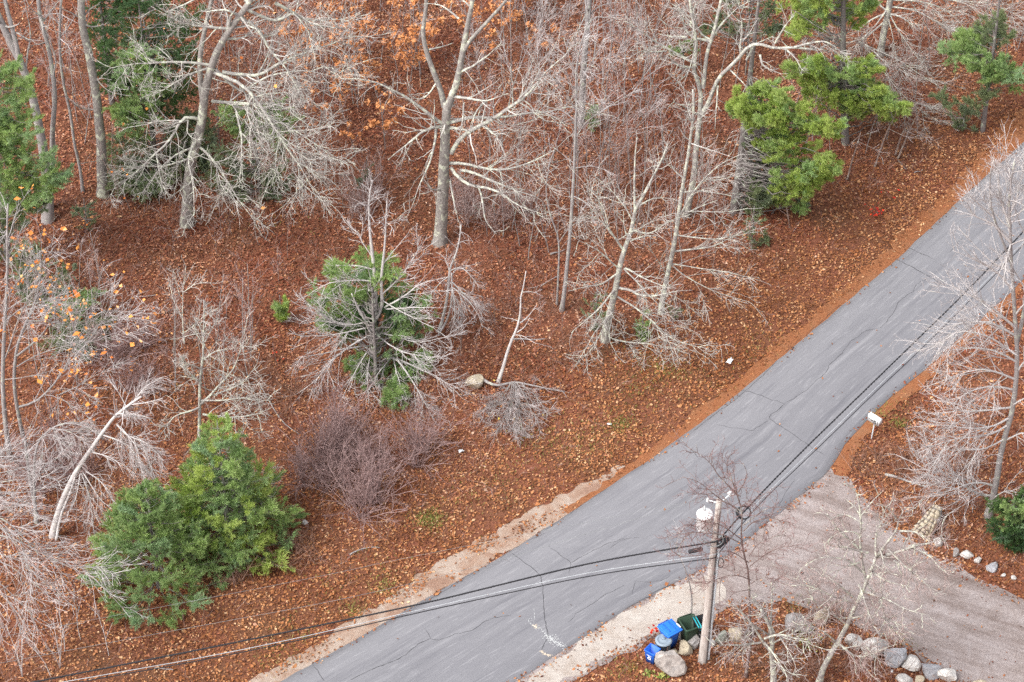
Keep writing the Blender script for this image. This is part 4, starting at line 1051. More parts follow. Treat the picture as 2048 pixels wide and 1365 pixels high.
bare_tree("apple_tree", "lichened spreading tree whose crooked limbs hang over the gravel driveway", (1637, 1372),
    [(z8((995, 1215), (1015, 1150), (1060, 1050), (1120, 950), (1180, 820), (1240, 700), (1290, 560)), 14, 7, -.4), (z8((1290, 570), (1340, 500), (1400, 420), (1405, 370), (1430, 330)), 7, 3, -.9), (z8((1245, 700), (1215, 580), (1212, 440), (1212, 330), (1195, 220), (1120, 180)), 7, 3, .3)],
    [(z8((1300, 560), (1400, 540), (1480, 500), (1580, 490), (1650, 430)), 8, -.6), (z8((1230, 560), (1160, 480), (1080, 410), (1040, 340)), 6, .3), (z8((1490, 520), (1570, 560), (1620, 640), (1690, 640)), 5, -.8), (z8((1225, 390), (1160, 350), (1090, 340), (1060, 400)), 4, .6), (z8((1250, 540), (1150, 520), (1040, 500)), 5, -.6),
     (z8((1310, 520), (1340, 620), (1360, 640)), 4, -.8), (z8((1380, 580), (1460, 630), (1540, 700)), 5, -1.0), (z8((1270, 640), (1350, 690), (1480, 720)), 5, -1.0), (z8((1230, 740), (1330, 770), (1440, 830), (1560, 860)), 5, -1.2), (z8((1150, 880), (1260, 860), (1400, 900)), 4, -1.0),
     (z8((1190, 790), (1100, 700), (1010, 660)), 5, -.6), (z8((1140, 910), (1040, 830), (960, 780)), 4, -.6), (z8((1215, 350), (1270, 280), (1330, 220)), 4, .3), (z8((1410, 430), (1500, 430), (1560, 480)), 5, -.9), (z8((1440, 330), (1500, 300), (1520, 270)), 3, -.8), (z8((1210, 590), (1100, 620), (1060, 680)), 4, -.8),
     (z8((1400, 370), (1340, 300), (1290, 290)), 4, -.5), (z8((1090, 1000), (1180, 1090), (1290, 1060), (1400, 1010)), 6, -1.0), (z8((1200, 700), (1240, 820), (1280, 930)), 4, -1.2), (z8((1290, 560), (1280, 440), (1330, 360), (1320, 290)), 5, .4), (z8((1350, 520), (1430, 600), (1520, 660), (1600, 760)), 4, -1.2), (z8((1220, 640), (1120, 560), (1000, 560), (930, 600)), 4, -.4), (z8((1180, 800), (1060, 760), (980, 720), (900, 700)), 4, -.7), (z8((1240, 700), (1320, 780), (1340, 880), (1400, 950)), 4, -1.3), (z8((1215, 450), (1140, 420), (1060, 460)), 4, -.3), (z8((1212, 360), (1180, 300), (1130, 260)), 3, .4), (z8((1090, 1000), (1000, 930), (900, 900)), 4, -.6)],
    "lichen", 25, dens=2.5, fine=1.5, ls=1.0, l2s=1.4, scale_twig=1.0, bark_mat="bark_lichen", twig_mat="twig_pink")
bare_tree("apple_tree", "lichened low tree branching beside the utility pole and stones", (1548, 1376),
    [(z8((768, 1225), (765, 1150), (755, 1050), (770, 960), (700, 830)), 15, 6, -.2), (z8((758, 1060), (700, 980), (640, 880), (560, 800)), 7, 3, -.5), (z8((760, 1050), (740, 950), (760, 800), (755, 690)), 6, 3, .4)],
    [(z8((720, 980), (790, 950), (900, 990), (1020, 1030)), 5, -.8), (z8((700, 1000), (640, 1010), (560, 1010), (450, 1010)), 5, -.9), (z8((740, 960), (620, 880), (540, 830)), 4, -.6), (z8((755, 1080), (830, 1150), (900, 1180)), 4, -.8), (z8((770, 950), (720, 850), (650, 760)), 4, .3),
     (z8((790, 960), (850, 1050), (880, 1120)), 4, -1.0), (z8((720, 1000), (800, 1100), (840, 1190)), 4, -1.0), (z8((760, 1000), (860, 960), (940, 900)), 4, -.5), (z8((780, 960), (900, 900), (980, 850)), 3, .4)],
    "lichen", 26, dens=2.3, fine=1.4, ls=1.0, l2s=1.4, scale_twig=1.0, twig_mat="twig_grey")
bare_tree("cherry_tree", "slender dark cherry with reddish twigs spreading in front of the utility pole", (1490, 1362),
    [(z8((620, 1200), (632, 1100), (650, 1030), (652, 860), (650, 720), (645, 620), (615, 520), (605, 440), (612, 330), (590, 260), (560, 190), (540, 120)), 7, 2, -.2)],
    [(z8((590, 250), (500, 170), (430, 60), (330, 0)), 4, .3), (z8((585, 230), (640, 150), (610, 80)), 3, -.4), (z8((605, 330), (480, 260), (400, 180), (300, 150)), 4, -.4), (z8((610, 400), (700, 330), (760, 300), (850, 310)), 3.5, .3), (z8((610, 430), (660, 370), (790, 360), (850, 400)), 3.5, -.6),
     (z8((610, 480), (500, 400), (420, 390), (330, 360)), 3.5, -.6), (z8((615, 500), (480, 440), (340, 430), (240, 470)), 3, -.9), (z8((640, 590), (540, 520), (420, 550), (280, 560)), 3, -1.0), (z8((645, 610), (740, 540), (830, 500), (920, 520)), 3, -.7), (z8((640, 560), (700, 470), (830, 450)), 3, .4),
     (z8((650, 680), (560, 640), (440, 690), (340, 690)), 3, -1.0), (z8((650, 700), (720, 660), (820, 700)), 2.5, -.8), (z8((650, 730), (560, 740), (520, 800)), 2.5, -.9), (z8((580, 220), (520, 120), (540, 40)), 3, .5), (z8((600, 300), (700, 250), (780, 200)), 3, .5)],
    "red", 27, dens=1.6, fine=1.1)
bare_tree("dogwood_tree", "little whitish twiggy stem between utility pole and road", (1370, 1232),
    [(z8((345, 850), (350, 760), (320, 640), (285, 560), (265, 500), (275, 470)), 4, 2, 0)],
    [(z8((285, 560), (250, 530), (215, 520)), 2.5, -.3), (z8((290, 550), (290, 490), (305, 465)), 2.5, .2), (z8((330, 680), (400, 640), (450, 600)), 2, -.4)], "beech", 28, dens=1.3, fine=.8)
# ------------------------------------------------------------------ pines and hemlocks
def blades(base, d, spread, n, length, width, rng):
    """n thin needles-bundles per shoot: base (M,3), d (M,3) -> verts, tris"""
    M = len(base)
    dd = np.repeat(d, n, 0); bb = np.repeat(base, n, 0)
    dirs = norm(dd + rng.normal(0, spread, (M * n, 3)))
    bb = bb + dd * rng.uniform(-0.09, 0.06, (M * n, 1)) * (length / 0.12)
    L = (length * rng.uniform(.7, 1.25, M * n))[:, None]
    s = norm(np.cross(dirs, rng.normal(0, 1, (M * n, 3)))) * (width * 0.5)
    v = np.stack([bb - s * .5, bb + dirs * L * .55 - s, bb + dirs * L, bb + dirs * L * .55 + s], 1).reshape(-1, 3)
    b = np.arange(M * n)[:, None] * 4
    t = np.concatenate([b + np.array([[0, 1, 2]]), b + np.array([[0, 2, 3]])])
    return v, t

def bough_mesh(name, L, seed, mat, kind="pine"):
    rng = np.random.default_rng(seed)
    n = 8
    s = np.linspace(0, 1, n)
    stem = np.column_stack([s * L, np.cumsum(rng.normal(0, .02 * L, n)), -0.10 * L * np.sin(s * 2.6) + 0.10 * L * s ** 2])
    stem[0] = 0
    SP, SR = stem[None], np.linspace(.022, .008, n)[None] * math.sqrt(L / 2)
    br, rr = grow(SP, SR, 6.5 if kind == "pine" else 8, .22, 1.0, .42, .18, .95, 52, 9, .035 if kind == "pine" else -.02, .08, 5, .7, .006, rng, flat=.75)
    b2, r2 = grow(br, rr, 5.0, .2, 1.0, .45, .10, .4, 45, 9, .05 if kind == "pine" else -.02, .08, 3, .8, .005, rng, flat=.6)
    base, d = [], []
    for P, k in ((br, 5), (b2, 3)):
        if len(P) == 0: continue
        for t_ in np.linspace(.35, 1.0, k):
            p_, tn = interp_path(P, np.full(len(P), t_)); base.append(p_); d.append(tn)
    p_, tn = interp_path(np.repeat(SP, 6, 0), np.linspace(.55, 1, 6)); base.append(p_); d.append(tn)
    base, d = np.concatenate(base), np.concatenate(d)
    d = norm(d + np.array([0, 0, .35 if kind == "pine" else .0]) + rng.normal(0, .12, d.shape))
    if kind == "pine": v, t = blades(base, d, .42, 15, .16, .020, rng)
    else: v, t = blades(base, d, .55, 13, .085, .019, rng)
    items = [(tubes(SP, SR, 4), MATS["bark_pine"]), (tubes(br, rr, 3), MATS["bark_pine"]), ((v, np.zeros((0, 4), int), t), MATS[mat])]
    return multi_mesh(name, items)

BOUGHS = {}
def boughs_for(mat, kind):
    key = (mat, kind)
    if key not in BOUGHS:
        BOUGHS[key] = [(L, bough_mesh("bough", L, 300 + 17 * i + len(BOUGHS) * 5, mat, kind)) for i, L in enumerate((.55, .9, 1.4, 1.5, 2.1, 2.2))]
    return BOUGHS[key]

def sample_poly(poly, n, rng):
    poly = np.array(poly, float); lo, hi = poly.min(0), poly.max(0)
    out = np.zeros((0, 2))
    while len(out) < n:
        c = rng.uniform(lo, hi, (n * 3, 2)); out = np.vstack([out, c[inside(c, poly)]])
    return out[:n]

def bough_place(o, a, b, L, rng, roll=20, stretch=1.0):
    """put a bough mesh of length L so that it reaches from a towards b and ends at b"""
    d = b - a; dist = np.linalg.norm(d)
    x = d / max(dist, 1e-6)
    sc = rng.uniform(.85, 1.15)
    z = np.array([0, 0, 1.0]) - x * x[2]
    if np.linalg.norm(z) < .05: z = np.array([0.0, -1, 0]) - x * x[1]
    z = norm(z); y = np.cross(z, x)
    M = Matrix(((x[0], y[0], z[0]), (x[1], y[1], z[1]), (x[2], y[2], z[2]))).to_4x4() @ Matrix.Rotation(math.radians(rng.normal(0, roll)), 4, 'X')
    st = b - x * L * sc * stretch
    o.matrix_local = Matrix.Translation(Vector(st)) @ M @ Matrix.Diagonal((sc * stretch, sc, sc, 1))
    return st

def pine(name, label, base_px, height_m, clumps, seed, mat="needles_mid", kind="pine", trunk_w=14, group=None, lean_px=0, lmax=2.2, tall_px=None, cat="tree", rise=.28):
    """clumps: (px polygon, boughs, depth near, depth far[, material])"""
    rng = np.random.default_rng(seed)
    b = at(base_px[0], base_px[1], 0); z0 = float(hz(b[0], b[1])[0]); org = np.array([b[0], b[1], z0])
    root = empty(name, org); tag(root, label, cat, group)
    n = 12
    top = org + np.array([lean_px / ppm(b), 0, height_m])
    P = np.linspace(org - [0, 0, .15], top, n); P = wiggle(P, .03, rng)
    R = np.linspace(trunk_w / 2 / ppm(b), .02, n)
    obj("trunk", merge_tubes([(P[None], R[None], 9)], name, org), MATS["bark_pine"], root)
    for cl in clumps:
        poly, k, d0, d1 = cl[:4]
        bs = boughs_for(cl[4] if len(cl) > 4 else mat, kind)
        k = int(k * 1.25)
        pc = np.array(poly, float); pc = pc.mean(0) + (pc - pc.mean(0)) * 1.09
        px = sample_poly(pc, k, rng)
        tip = onp(px[:, 0], px[:, 1], b[1] + rng.uniform(d0, d1, k))
        lowz = tip[:, 2] < z0 + .25
        if lowz.any():
            tip[lowz] = at(px[lowz, 0], px[lowz, 1], z0 + rng.uniform(.25, .8))
        for q in tip:
            hd = math.hypot(q[0] - P[0, 0], q[1] - P[0, 1])
            zt = np.clip(q[2] - rise * hd, z0 + .2, z0 + height_m * .97)
            f = np.clip((zt - z0) / height_m, 0, 1) * (n - 1); i = min(int(f), n - 2)
            a = P[i] + (P[i + 1] - P[i]) * (f - i)
            dist = np.linalg.norm(q - a)
            cand = [x for x in bs if x[0] <= min(lmax, max(dist * 1.15, .56))][-2:]
            L, me = cand[rng.integers(len(cand))]
            o = obj("bough", me, None, root)
            st = bough_place(o, a - org, q - org, L, rng)
            if dist > L * 1.15:
                lp = np.linspace(a - org, st, 6); lp[1:-1] += rng.normal(0, .03 * dist, (4, 3)) ; lp[1:-1, 2] -= .04 * dist
                obj("limb", merge_tubes([(lp[None], np.linspace(.035, .018, 6)[None], 5)], "limb", None), MATS["bark_pine"], root)
    return root

pine("pine_tree", "tall bright yellow-green pine hanging out over the roadside woods", (1690, 300), 15.5,
     [([(1565, -70), (1760, -70), (1735, 5), (1725, 25), (1680, 45), (1650, 65), (1600, 72), (1570, 62), (1560, 25)], 78, -1.2, 1.8, "needles_bright"),
      ([(1580, 145), (1650, 118), (1740, 122), (1762, 135), (1745, 170), (1800, 200), (1812, 215), (1755, 228), (1700, 232), (1660, 212), (1600, 196)], 84, -2.2, 1.0, "needles_bright"),
      ([(1735, 170), (1812, 200), (1818, 216), (1760, 228), (1735, 210)], 18, -2.6, -.8, "needles_bright"),
      ([(1640, 130), (1740, 125), (1745, 175), (1690, 190)], 12, .5, 2.2, "needles_mid")], 41, "needles_bright", trunk_w=17, lean_px=-60, lmax=1.45)
pine("pine_tree", "bright green pine in stacked tiers behind the slender roadside trees", (1466, 434), 14.5,
     [([(1475, 195), (1560, 165), (1600, 210), (1655, 220), (1700, 238), (1680, 262), (1620, 268), (1560, 275), (1520, 262), (1480, 228)], 66, -2.6, -.4, "needles_bright"),
      ([(1545, 262), (1620, 278), (1660, 310), (1688, 343), (1640, 368), (1622, 408), (1590, 402), (1560, 378), (1545, 320)], 66, -2.8, -.4, "needles_bright"),
      ([(1470, 200), (1545, 180), (1560, 290), (1555, 380), (1520, 400), (1490, 300)], 22, -.6, 1.8, "needles_dull"),
      ([(1500, 380), (1570, 370), (1620, 405), (1560, 415), (1500, 410)], 12, -1.5, .5, "needles_dull")], 42, "needles_bright", trunk_w=19, lean_px=30, lmax=1.45)
pine("pine_tree", "thin-crowned green pine beyond the drooping bare tree near the far road", (1965, 262), 9.5,
     [([(1885, 108), (1925, 100), (1990, 130), (2050, 148), (2060, 168), (2010, 168), (1960, 162), (1920, 138)], 26, -1.6, .6), ([(1945, 35), (2000, 22), (2045, 110), (1995, 128), (1955, 92)], 18, -.4, 1.6, "needles_dull"),
      ([(1900, 60), (1950, 50), (1960, 100), (1910, 90)], 8, .2, 1.6), ([(1875, 195), (1955, 182), (2010, 198), (1940, 215), (1905, 248)], 12, -1.2, .6, "needles_dull")], 43, trunk_w=11)
pine("pine_tree", "soft green pine filling the picture corner in front of leaning trunks", (18, 530), 12,
     [([(-30, 150), (50, 132), (70, 190), (72, 240), (30, 290), (-30, 300)], 36, -2.0, .3, "needles_mid"), ([(-30, 290), (60, 262), (100, 290), (148, 322), (152, 350), (120, 378), (60, 408), (-30, 400)], 44, -2.4, .3),
      ([(-30, 400), (100, 405), (62, 470), (-30, 525)], 18, -1.4, .6, "needles_dull")], 44, trunk_w=16)
pine("pine_tree", "low wide young pine tangled behind the pale beech branches", (752, 770), 5.2,
     [([(615, 562), (660, 532), (720, 502), (800, 520), (858, 582), (866, 648), (820, 668), (760, 640), (690, 640), (640, 620)], 58, .6, 2.6), ([(692, 690), (760, 695), (850, 705), (866, 722), (790, 770), (750, 790), (712, 770), (694, 735)], 24, .2, 1.4),
      ([(792, 790), (842, 770), (832, 822), (802, 818)], 7, -.8, .2), ([(650, 590), (840, 590), (840, 650), (660, 640)], 10, .8, 2.0, "needles_dark")], 45, trunk_w=9, lmax=1.5)
def young_pine(label, base_px, H, R, seed, mat, tip_mat, tier=.46, per=8, w=10):
    """whorl upon whorl of boughs round a straight leader"""
    rng = np.random.default_rng(seed)
    b = at(base_px[0], base_px[1], 0); z0 = float(hz(b[0], b[1])[0]); org = np.array([b[0], b[1], z0])
    root = empty("pine_tree", org); tag(root, label, "tree")
    P = wiggle(np.linspace([0, 0, -.15], [rng.normal(0, .15), rng.normal(0, .15), H], 12), .02, rng)
    obj("trunk", merge_tubes([(P[None], np.linspace(w / 2 / ppm(b), .015, 12)[None], 9)], "trunk", None), MATS["bark_pine"], root)
    zt = .35
    while zt < H - .15:
        f = zt / H
        rad = R * (1 - f ** 1.35) * rng.uniform(.86, 1.12) + .22
        k = max(4, int(round(per * (1 - .45 * f)))); a0 = rng.random() * 6.28
        for j in range(k):
            a = a0 + j * 2 * math.pi / k + rng.normal(0, .16)
            r = rad * rng.uniform(.72, 1.15)
            i = min(int(f * 11), 10); st = P[i] + (P[i + 1] - P[i]) * (f * 11 - i); st = st.copy(); st[2] = zt + rng.normal(0, .07)
            tip = st + np.array([math.cos(a) * r, math.sin(a) * r, r * (.10 + .38 * f) + rng.normal(0, .08)])
            bs = boughs_for(tip_mat if rng.random() < .28 + .3 * f else mat, "pine")
            L, me = min(bs, key=lambda x: abs(x[0] - r) + rng.random() * .3)
            o = obj("bough", me, None, root)
            bough_place(o, st, tip, L, rng, 12, min(1.25, max(.8, r / L)))
        zt += tier * rng.uniform(.85, 1.15) * (1 - .25 * f)
    return root
young_pine("dense young pine with shaggy blue-green tiers nearest the road", (318, 1180), 5.2, 2.45, 46, "needles_mid", "needles_mid", .44, 9)
young_pine("fuller young pine with yellow-green tips behind the shaggy one", (462, 1098), 6.6, 2.35, 47, "needles_mid", "needles_bright", .46, 9)
pine("hemlock_tree", "dark green hemlock filling the gap behind the large pale oak", (312, 345), 9.5,
     [([(195, 62), (240, 22), (330, -20), (395, 10), (400, 90), (380, 180), (335, 230), (300, 252), (250, 232), (222, 170), (185, 130)], 85, -.8, 2.0, "needles_dark"), ([(244, 112), (310, 102), (328, 180), (300, 252), (252, 270), (226, 240)], 36, -2.2, -.4, "needles_mid"),
      ([(225, 285), (330, 265), (378, 330), (300, 385), (225, 375)], 44, -1.2, .4, "needles_dull"), ([(330, 240), (420, 230), (420, 360), (340, 350)], 22, .2, 1.4, "needles_dull")], 48, "needles_dark", "hemlock", 13)
pine("hemlock_tree", "second dark hemlock rising behind the first at the picture top", (225, 215), 8.0,
     [([(165, -60), (300, -60), (330, 0), (240, 40), (185, 60)], 40, -1.0, 1.4, "needles_dark"), ([(180, 90), (230, 80), (240, 170), (200, 190)], 14, -.8, .6, "needles_dark")], 49, "needles_dark", "hemlock", 12)
pine("hemlock_tree", "faint olive hemlock behind the drooping oak limbs", (520, 392), 5.5,
     [([(425, 215), (560, 212), (608, 258), (560, 290), (475, 272)], 40, -.8, .8, "needles_mid"), ([(432, 302), (560, 292), (598, 378), (500, 415), (432, 380)], 40, -.8, .6, "needles_dull")], 50, "needles_dull", "hemlock", 8)
pine("pine_sapling", "tiny bright green pine seedling alone on the brown leaves", (563, 646), 1.5,
     [([(550, 612), (574, 602), (579, 625), (572, 638), (553, 638)], 14, -.25, .25, "needles_bright")], 51, "needles_bright", "pine", 2.5, lmax=.56)
pine("juniper_bush", "dense dark green evergreen at the driveway edge below the silvery maple", (2032, 1100), 3.2,
     [([(1976, 1015), (2060, 985), (2100, 1060), (2060, 1104), (2012, 1096), (1978, 1062)], 46, -1.0, .6, "needles_dark"), ([(1985, 1020), (2060, 990), (2060, 1060), (2000, 1060)], 14, -1.1, .2, "needles_mid"), ([(1985, 1030), (2060, 1000), (2060, 1090), (2000, 1080)], 22, -.2, .8, "needles_dark")], 52, "needles_mid", "hemlock", 7, lmax=1.4, cat="bush")
pine("hemlock_tree", "olive hemlock hidden behind the orange-leaved maples", (95, 650), 4.2,
     [([(32, 545), (100, 522), (150, 540), (158, 580), (100, 602), (42, 592)], 34, -.6, .8, "needles_dull"), ([(168, 592), (190, 580), (188, 602), (170, 606)], 5, -.6, .2, "needles_mid"), ([(120, 640), (220, 640), (200, 700), (130, 700)], 10, -.8, .4, "needles_dull"), ([(10, 480), (80, 480), (80, 540), (10, 540)], 12, .2, 1.2, "needles_dull")], 53, "needles_dull", "hemlock", 8)
for px_, h_, poly_, k_, mt_, lab_ in (
    ((1284, 680), 1.7, [(1264, 640), (1290, 626), (1304, 660), (1286, 678), (1266, 666)], 14, "needles_mid", "small green hemlock between the two lichened roadside trees"),
    ((1192, 668), 2.2, [(1162, 602), (1218, 592), (1228, 648), (1172, 658)], 16, "needles_dull", "olive hemlock sapling left of the lichened crooked tree"),
    ((1502, 505), 2.4, [(1472, 440), (1530, 430), (1540, 470), (1492, 498)], 16, "needles_dull", "olive hemlock sapling at the foot of the tiered pine"),
    ((1186, 264), 1.8, [(1166, 216), (1196, 202), (1204, 236), (1182, 254)], 12, "needles_mid", "small green hemlock against the tall straight grey trunk"),
    ((176, 468), 1.8, [(145, 415), (198, 405), (208, 448), (152, 462)], 14, "needles_dull", "low olive hemlock below the blotched oak trunk"),
    ((736, 384), 1.6, [(718, 340), (748, 330), (752, 372), (724, 376)], 9, "needles_dull", "small olive hemlock between the two big oaks"),
    ((1366, 150), 3.0, [(1336, 86), (1392, 80), (1398, 100), (1340, 106)], 12, "needles_mid", "green pine top just above the long lichened limb"),
    ((1490, 160), 6.0, [(1415, 12), (1500, -20), (1570, 10), (1560, 62), (1480, 74), (1402, 66)], 36, "needles_dull", "dull green pine behind the forked lichened oak"),
    ((1350, 648), 1.3, [(1332, 612), (1362, 606), (1364, 640), (1338, 642)], 7, "needles_dull", "wispy olive seedling at the foot of the slender upright tree"),
    ((1925, 262), 1.6, [(1890, 225), (1930, 215), (1945, 245), (1905, 255)], 9, "needles_dull", "low olive hemlock by the far roadside")):
    pine("hemlock_sapling", lab_, px_, h_, [(poly_, k_, -.5, .5, mt_)], int(px_[0]), mt_, "hemlock", 3.5, lmax=.95)

# ------------------------------------------------------------------ saplings, shrubs, undergrowth
def sapling_mesh(h, seed, tw, bk, per=2.6, ang=38, leaf=None, forks=1, r0=.022, bend=.05):
    rng = np.random.default_rng(seed)
    n = 9; S, R = [], []
    for k in range(forks):
        d = np.array([rng.normal(0, .06 + .12 * (forks > 1)), rng.normal(0, .06 + .12 * (forks > 1)), 1.0])
        P = np.zeros((n, 3)); 
        for j in range(1, n):
            d = norm(d + rng.normal(0, bend, 3)); P[j] = P[j - 1] + d * h * rng.uniform(.9, 1.05) / (n - 1)
        P[0, 2] = -.12
        S.append(P); R.append(np.linspace(r0, .009, n))
    S, R = np.array(S), np.array(R)
    P1, R1 = grow(S, R, per, .22, 1.0, .34, .3, 1.9, ang, 10, .05, .10, 5, .5, .0085, rng)
    P2, R2 = grow(P1, R1, 4.2, .15, 1.0, .45, .15, .8, 42, 12, .02, .14, 4, .7, .007, rng)
    P3, R3 = grow(P2, R2, 3.6, .15, 1.0, .5, .08, .3, 42, 12, .0, .14, 3, .8, .006, rng)
    it = [(tubes(S, R, 5), MATS[bk]), (tubes(P1, R1, 3), MATS[tw]), (tubes(P2, R2, 3), MATS[tw])]
    if len(P3): it.append((tubes(P3, R3, 3), MATS[tw]))
    if leaf:
        src = np.concatenate([P2[:, -1], P2[:, 2]]); pick = src[rng.integers(0, len(src), leaf[0])] + rng.normal(0, .05, (leaf[0], 3))
        pick = pick[pick[:, 2] < h * .75]
        v, t = leaf_faces(pick, leaf[1], leaf[1] * .6, rng, .9, .3)
        it.append(((v, np.zeros((0, 4), int), t), MATS[leaf[2]]))
    return multi_mesh("sapling", it)

def shrub_mesh(h, w, stems, seed, tw, fine=1.0):
    rng = np.random.default_rng(seed)
    n = 6
    d = norm(np.column_stack([rng.normal(0, .42 * w, stems), rng.normal(0, .42 * w, stems), np.ones(stems)]))
    P = np.empty((stems, n, 3)); P[:, 0] = np.column_stack([rng.normal(0, .10 * w, (stems, 2)), np.full(stems, -.05)])
    L = (h * rng.uniform(.6, 1.2, stems))[:, None]
    for j in range(1, n):
        d = norm(d + rng.normal(0, .12, d.shape)); P[:, j] = P[:, j - 1] + d * L / (n - 1)
    R = np.linspace(.012, .006, n)[None].repeat(stems, 0)
    P1, R1 = grow(P, R, 4.0 * fine, .15, 1.0, .42, .2, 1.0, 42, 12, .03, .14, 4, .7, .0065, rng)
    P2, R2 = grow(P1, R1, 5.0 * fine, .1, 1.0, .5, .1, .45, 42, 14, .0, .16, 3, .8, .0055, rng)
    return multi_mesh("shrub", [(tubes(P, R, 4), MATS[tw]), (tubes(P1, R1, 3), MATS[tw]), (tubes(P2, R2, 3), MATS[tw])])

SAP = {"tall": [sapling_mesh(h, 500 + i, "twig_grey", "bark_grey", 2.2, 30) for i, h in enumerate((8.5, 7.2, 6.4, 7.8))],
       "mid": [sapling_mesh(h, 520 + i, "twig_pink", "bark_grey", 3.0, 40) for i, h in enumerate((5.4, 4.6, 3.8, 5.0))],
       "small": [sapling_mesh(h, 540 + i, "twig_pink", "bark_brown", 3.2, 42, r0=.014, forks=1 + i % 2) for i, h in enumerate((2.6, 2.1, 1.7, 2.9))],
       "beech": [sapling_mesh(h, 560 + i, "twig_grey", "bark_grey", 3.2, 58, (430, .14, "beech_leaf")) for i, h in enumerate((4.2, 3.4, 2.8, 3.8))],
       "pale": [sapling_mesh(h, 580 + i, "twig_pale", "bark_pale", 2.6, 34, forks=1 + (i == 1) * 2, r0=.02) for i, h in enumerate((3.2, 2.6, 3.8))]}
SHR = {"purple": [shrub_mesh(h, w, k, 600 + i, "twig_purple") for i, (h, w, k) in enumerate(((2.2, .9, 26), (1.7, 1.0, 22), (1.3, 1.1, 18)))],
       "brown": [shrub_mesh(h, w, k, 620 + i, "twig_brown") for i, (h, w, k) in enumerate(((1.3, 1.1, 18), (.95, 1.3, 14), (.7, 1.4, 12)))],
       "grey": [shrub_mesh(h, w, k, 640 + i, "twig_pink") for i, (h, w, k) in enumerate(((1.9, .6, 16), (1.5, .8, 16)))]}

def plant(name, mesh, px, rng, label, cat, group=None, smin=.85, smax=1.15, tilt=0.05):
    p = at(px[0], px[1], 0); z = float(hz(p[0], p[1])[0])
    o = obj(name, mesh, None, None, (p[0], p[1], z))
    s = rng.uniform(smin, smax); o.scale = (s, s, s)
    o.rotation_euler = (rng.normal(0, tilt), rng.normal(0, tilt), rng.random() * 6.28)
    return tag(o, label, cat, group)

MARKS = [(1163, 200, "around the tall straight grey trunk at the back"), (1010, 130, "behind the forked oak's longest limb"), (1130, 400, "around the tall slender maple"), (1290, 120, "left of the forked lichened oak"), (1250, 330, "above the lichened crooked tree"), (1330, 480, "behind the slender upright tree"), (1400, 400, "under the lichened oak by the tiered pine"),
         (1210, 500, "between slender maple and lichened crooked tree"), (620, 80, "right of the large pale oak's top limbs"), (720, 60, "midway between the two big oaks"), (820, 90, "just left of the forked oak's stems"), (640, 240, "beyond the large pale oak's reaching limb"), (760, 240, "below the forked oak's left limb"), (480, 120, "behind the large pale oak's crown"), (500, 330, "under the large pale oak's drooping limbs"),
         (600, 380, "on the leaves right of the large pale oak"), (280, 420, "on the leaves left of the large pale oak"), (430, 470, "on the leaves just below the large pale oak"), (660, 420, "near the small olive hemlock between the oaks"), (940, 50, "behind the forked oak's broken tops"), (1080, 60, "between forked oak and tall straight trunk"),
         (620, 950, "at the edge nearest the young pines"), (720, 880, "at its top under the pale beech"), (820, 930, "at its end nearest the road"), (680, 1050, "at its foot above the shoulder"), (1500, 1340, "beside the pole"), (1620, 1340, "between the two lichened trees"), (1750, 1340, "by the driveway row"), (1740, 960, "at the driveway corner"), (1830, 920, "under the silvery maple's branches"), (1910, 1040, "at the silvery maple's foot")]
def stand(name, kind, poly, k, seed, label, group, table=SAP, cat="sapling", dmin=14, near=False, **kw):
    rng = np.random.default_rng(seed); got = []
    for c in sample_poly(poly, k * 6, rng):
        if all((c[0] - g[0]) ** 2 + ((c[1] - g[1]) * 1.4) ** 2 > dmin ** 2 for g in got): got.append(c)
        if len(got) == k: break
    for c in got:
        me = table[kind][rng.integers(len(table[kind]))]
        lb, gp = label, group
        if near:
            mk = min(MARKS, key=lambda q: (q[0] - c[0]) ** 2 + (q[1] - c[1]) ** 2)
            lb = label + " " + mk[2]; gp = group + ", " + mk[2]
        plant(name, me, c, rng, lb, cat, gp, **kw)

stand("maple_sapling", "tall", [(960, 60), (1130, 40), (1340, 60), (1340, 330), (1180, 440), (1060, 430), (960, 300)], 46, 1, "tall thin bare sapling", "tall saplings", near=True)
stand("maple_sapling", "mid", [(930, 330), (1120, 440), (1110, 560), (1000, 540), (920, 470)], 12, 2, "short bare sapling on the slope below the forked oak", "saplings below the forked oak")
stand("maple_sapling", "mid", [(1150, 300), (1330, 300), (1440, 440), (1420, 560), (1260, 560), (1160, 520)], 26, 3, "short bare sapling", "short saplings", near=True)
stand("beech_sapling", "beech", [(590, 20), (720, -20), (860, 20), (850, 180), (760, 330), (640, 300), (560, 170)], 34, 4, "beech sapling holding orange leaves", "orange-leaved beeches", near=True, smin=.8, smax=1.3)
stand("beech_sapling", "beech", [(920, 10), (1120, 10), (1110, 130), (930, 160)], 14, 5, "beech sapling holding orange leaves behind the forked oak's stems", "orange-leaved beeches behind the forked oak")
stand("maple_sapling", "mid", [(440, 60), (640, 20), (640, 400), (520, 430), (440, 330)], 26, 6, "bare twiggy sapling", "twiggy saplings", near=True)
stand("maple_sapling", "small", [(220, 350), (360, 380), (520, 420), (700, 380), (700, 470), (420, 500), (230, 460)], 20, 7, "small twiggy sapling", "small saplings", near=True)
stand("maple_sapling", "mid", [(40, 560), (230, 560), (230, 900), (60, 900)], 14, 8, "bare sapling under the orange-leaved maples", "saplings under the orange-leaved maples")
stand("maple_sapling", "small", [(280, 520), (600, 500), (560, 760), (330, 760)], 13, 9, "small bare sapling on the open leaf floor", "small saplings on the open leaf floor", smin=.5, smax=.9)
stand("maple_sapling", "mid", [(320, 690), (520, 690), (540, 800), (330, 800)], 9, 10, "twiggy sapling around the lichen-crusted dead maple", "saplings around the dead maple")
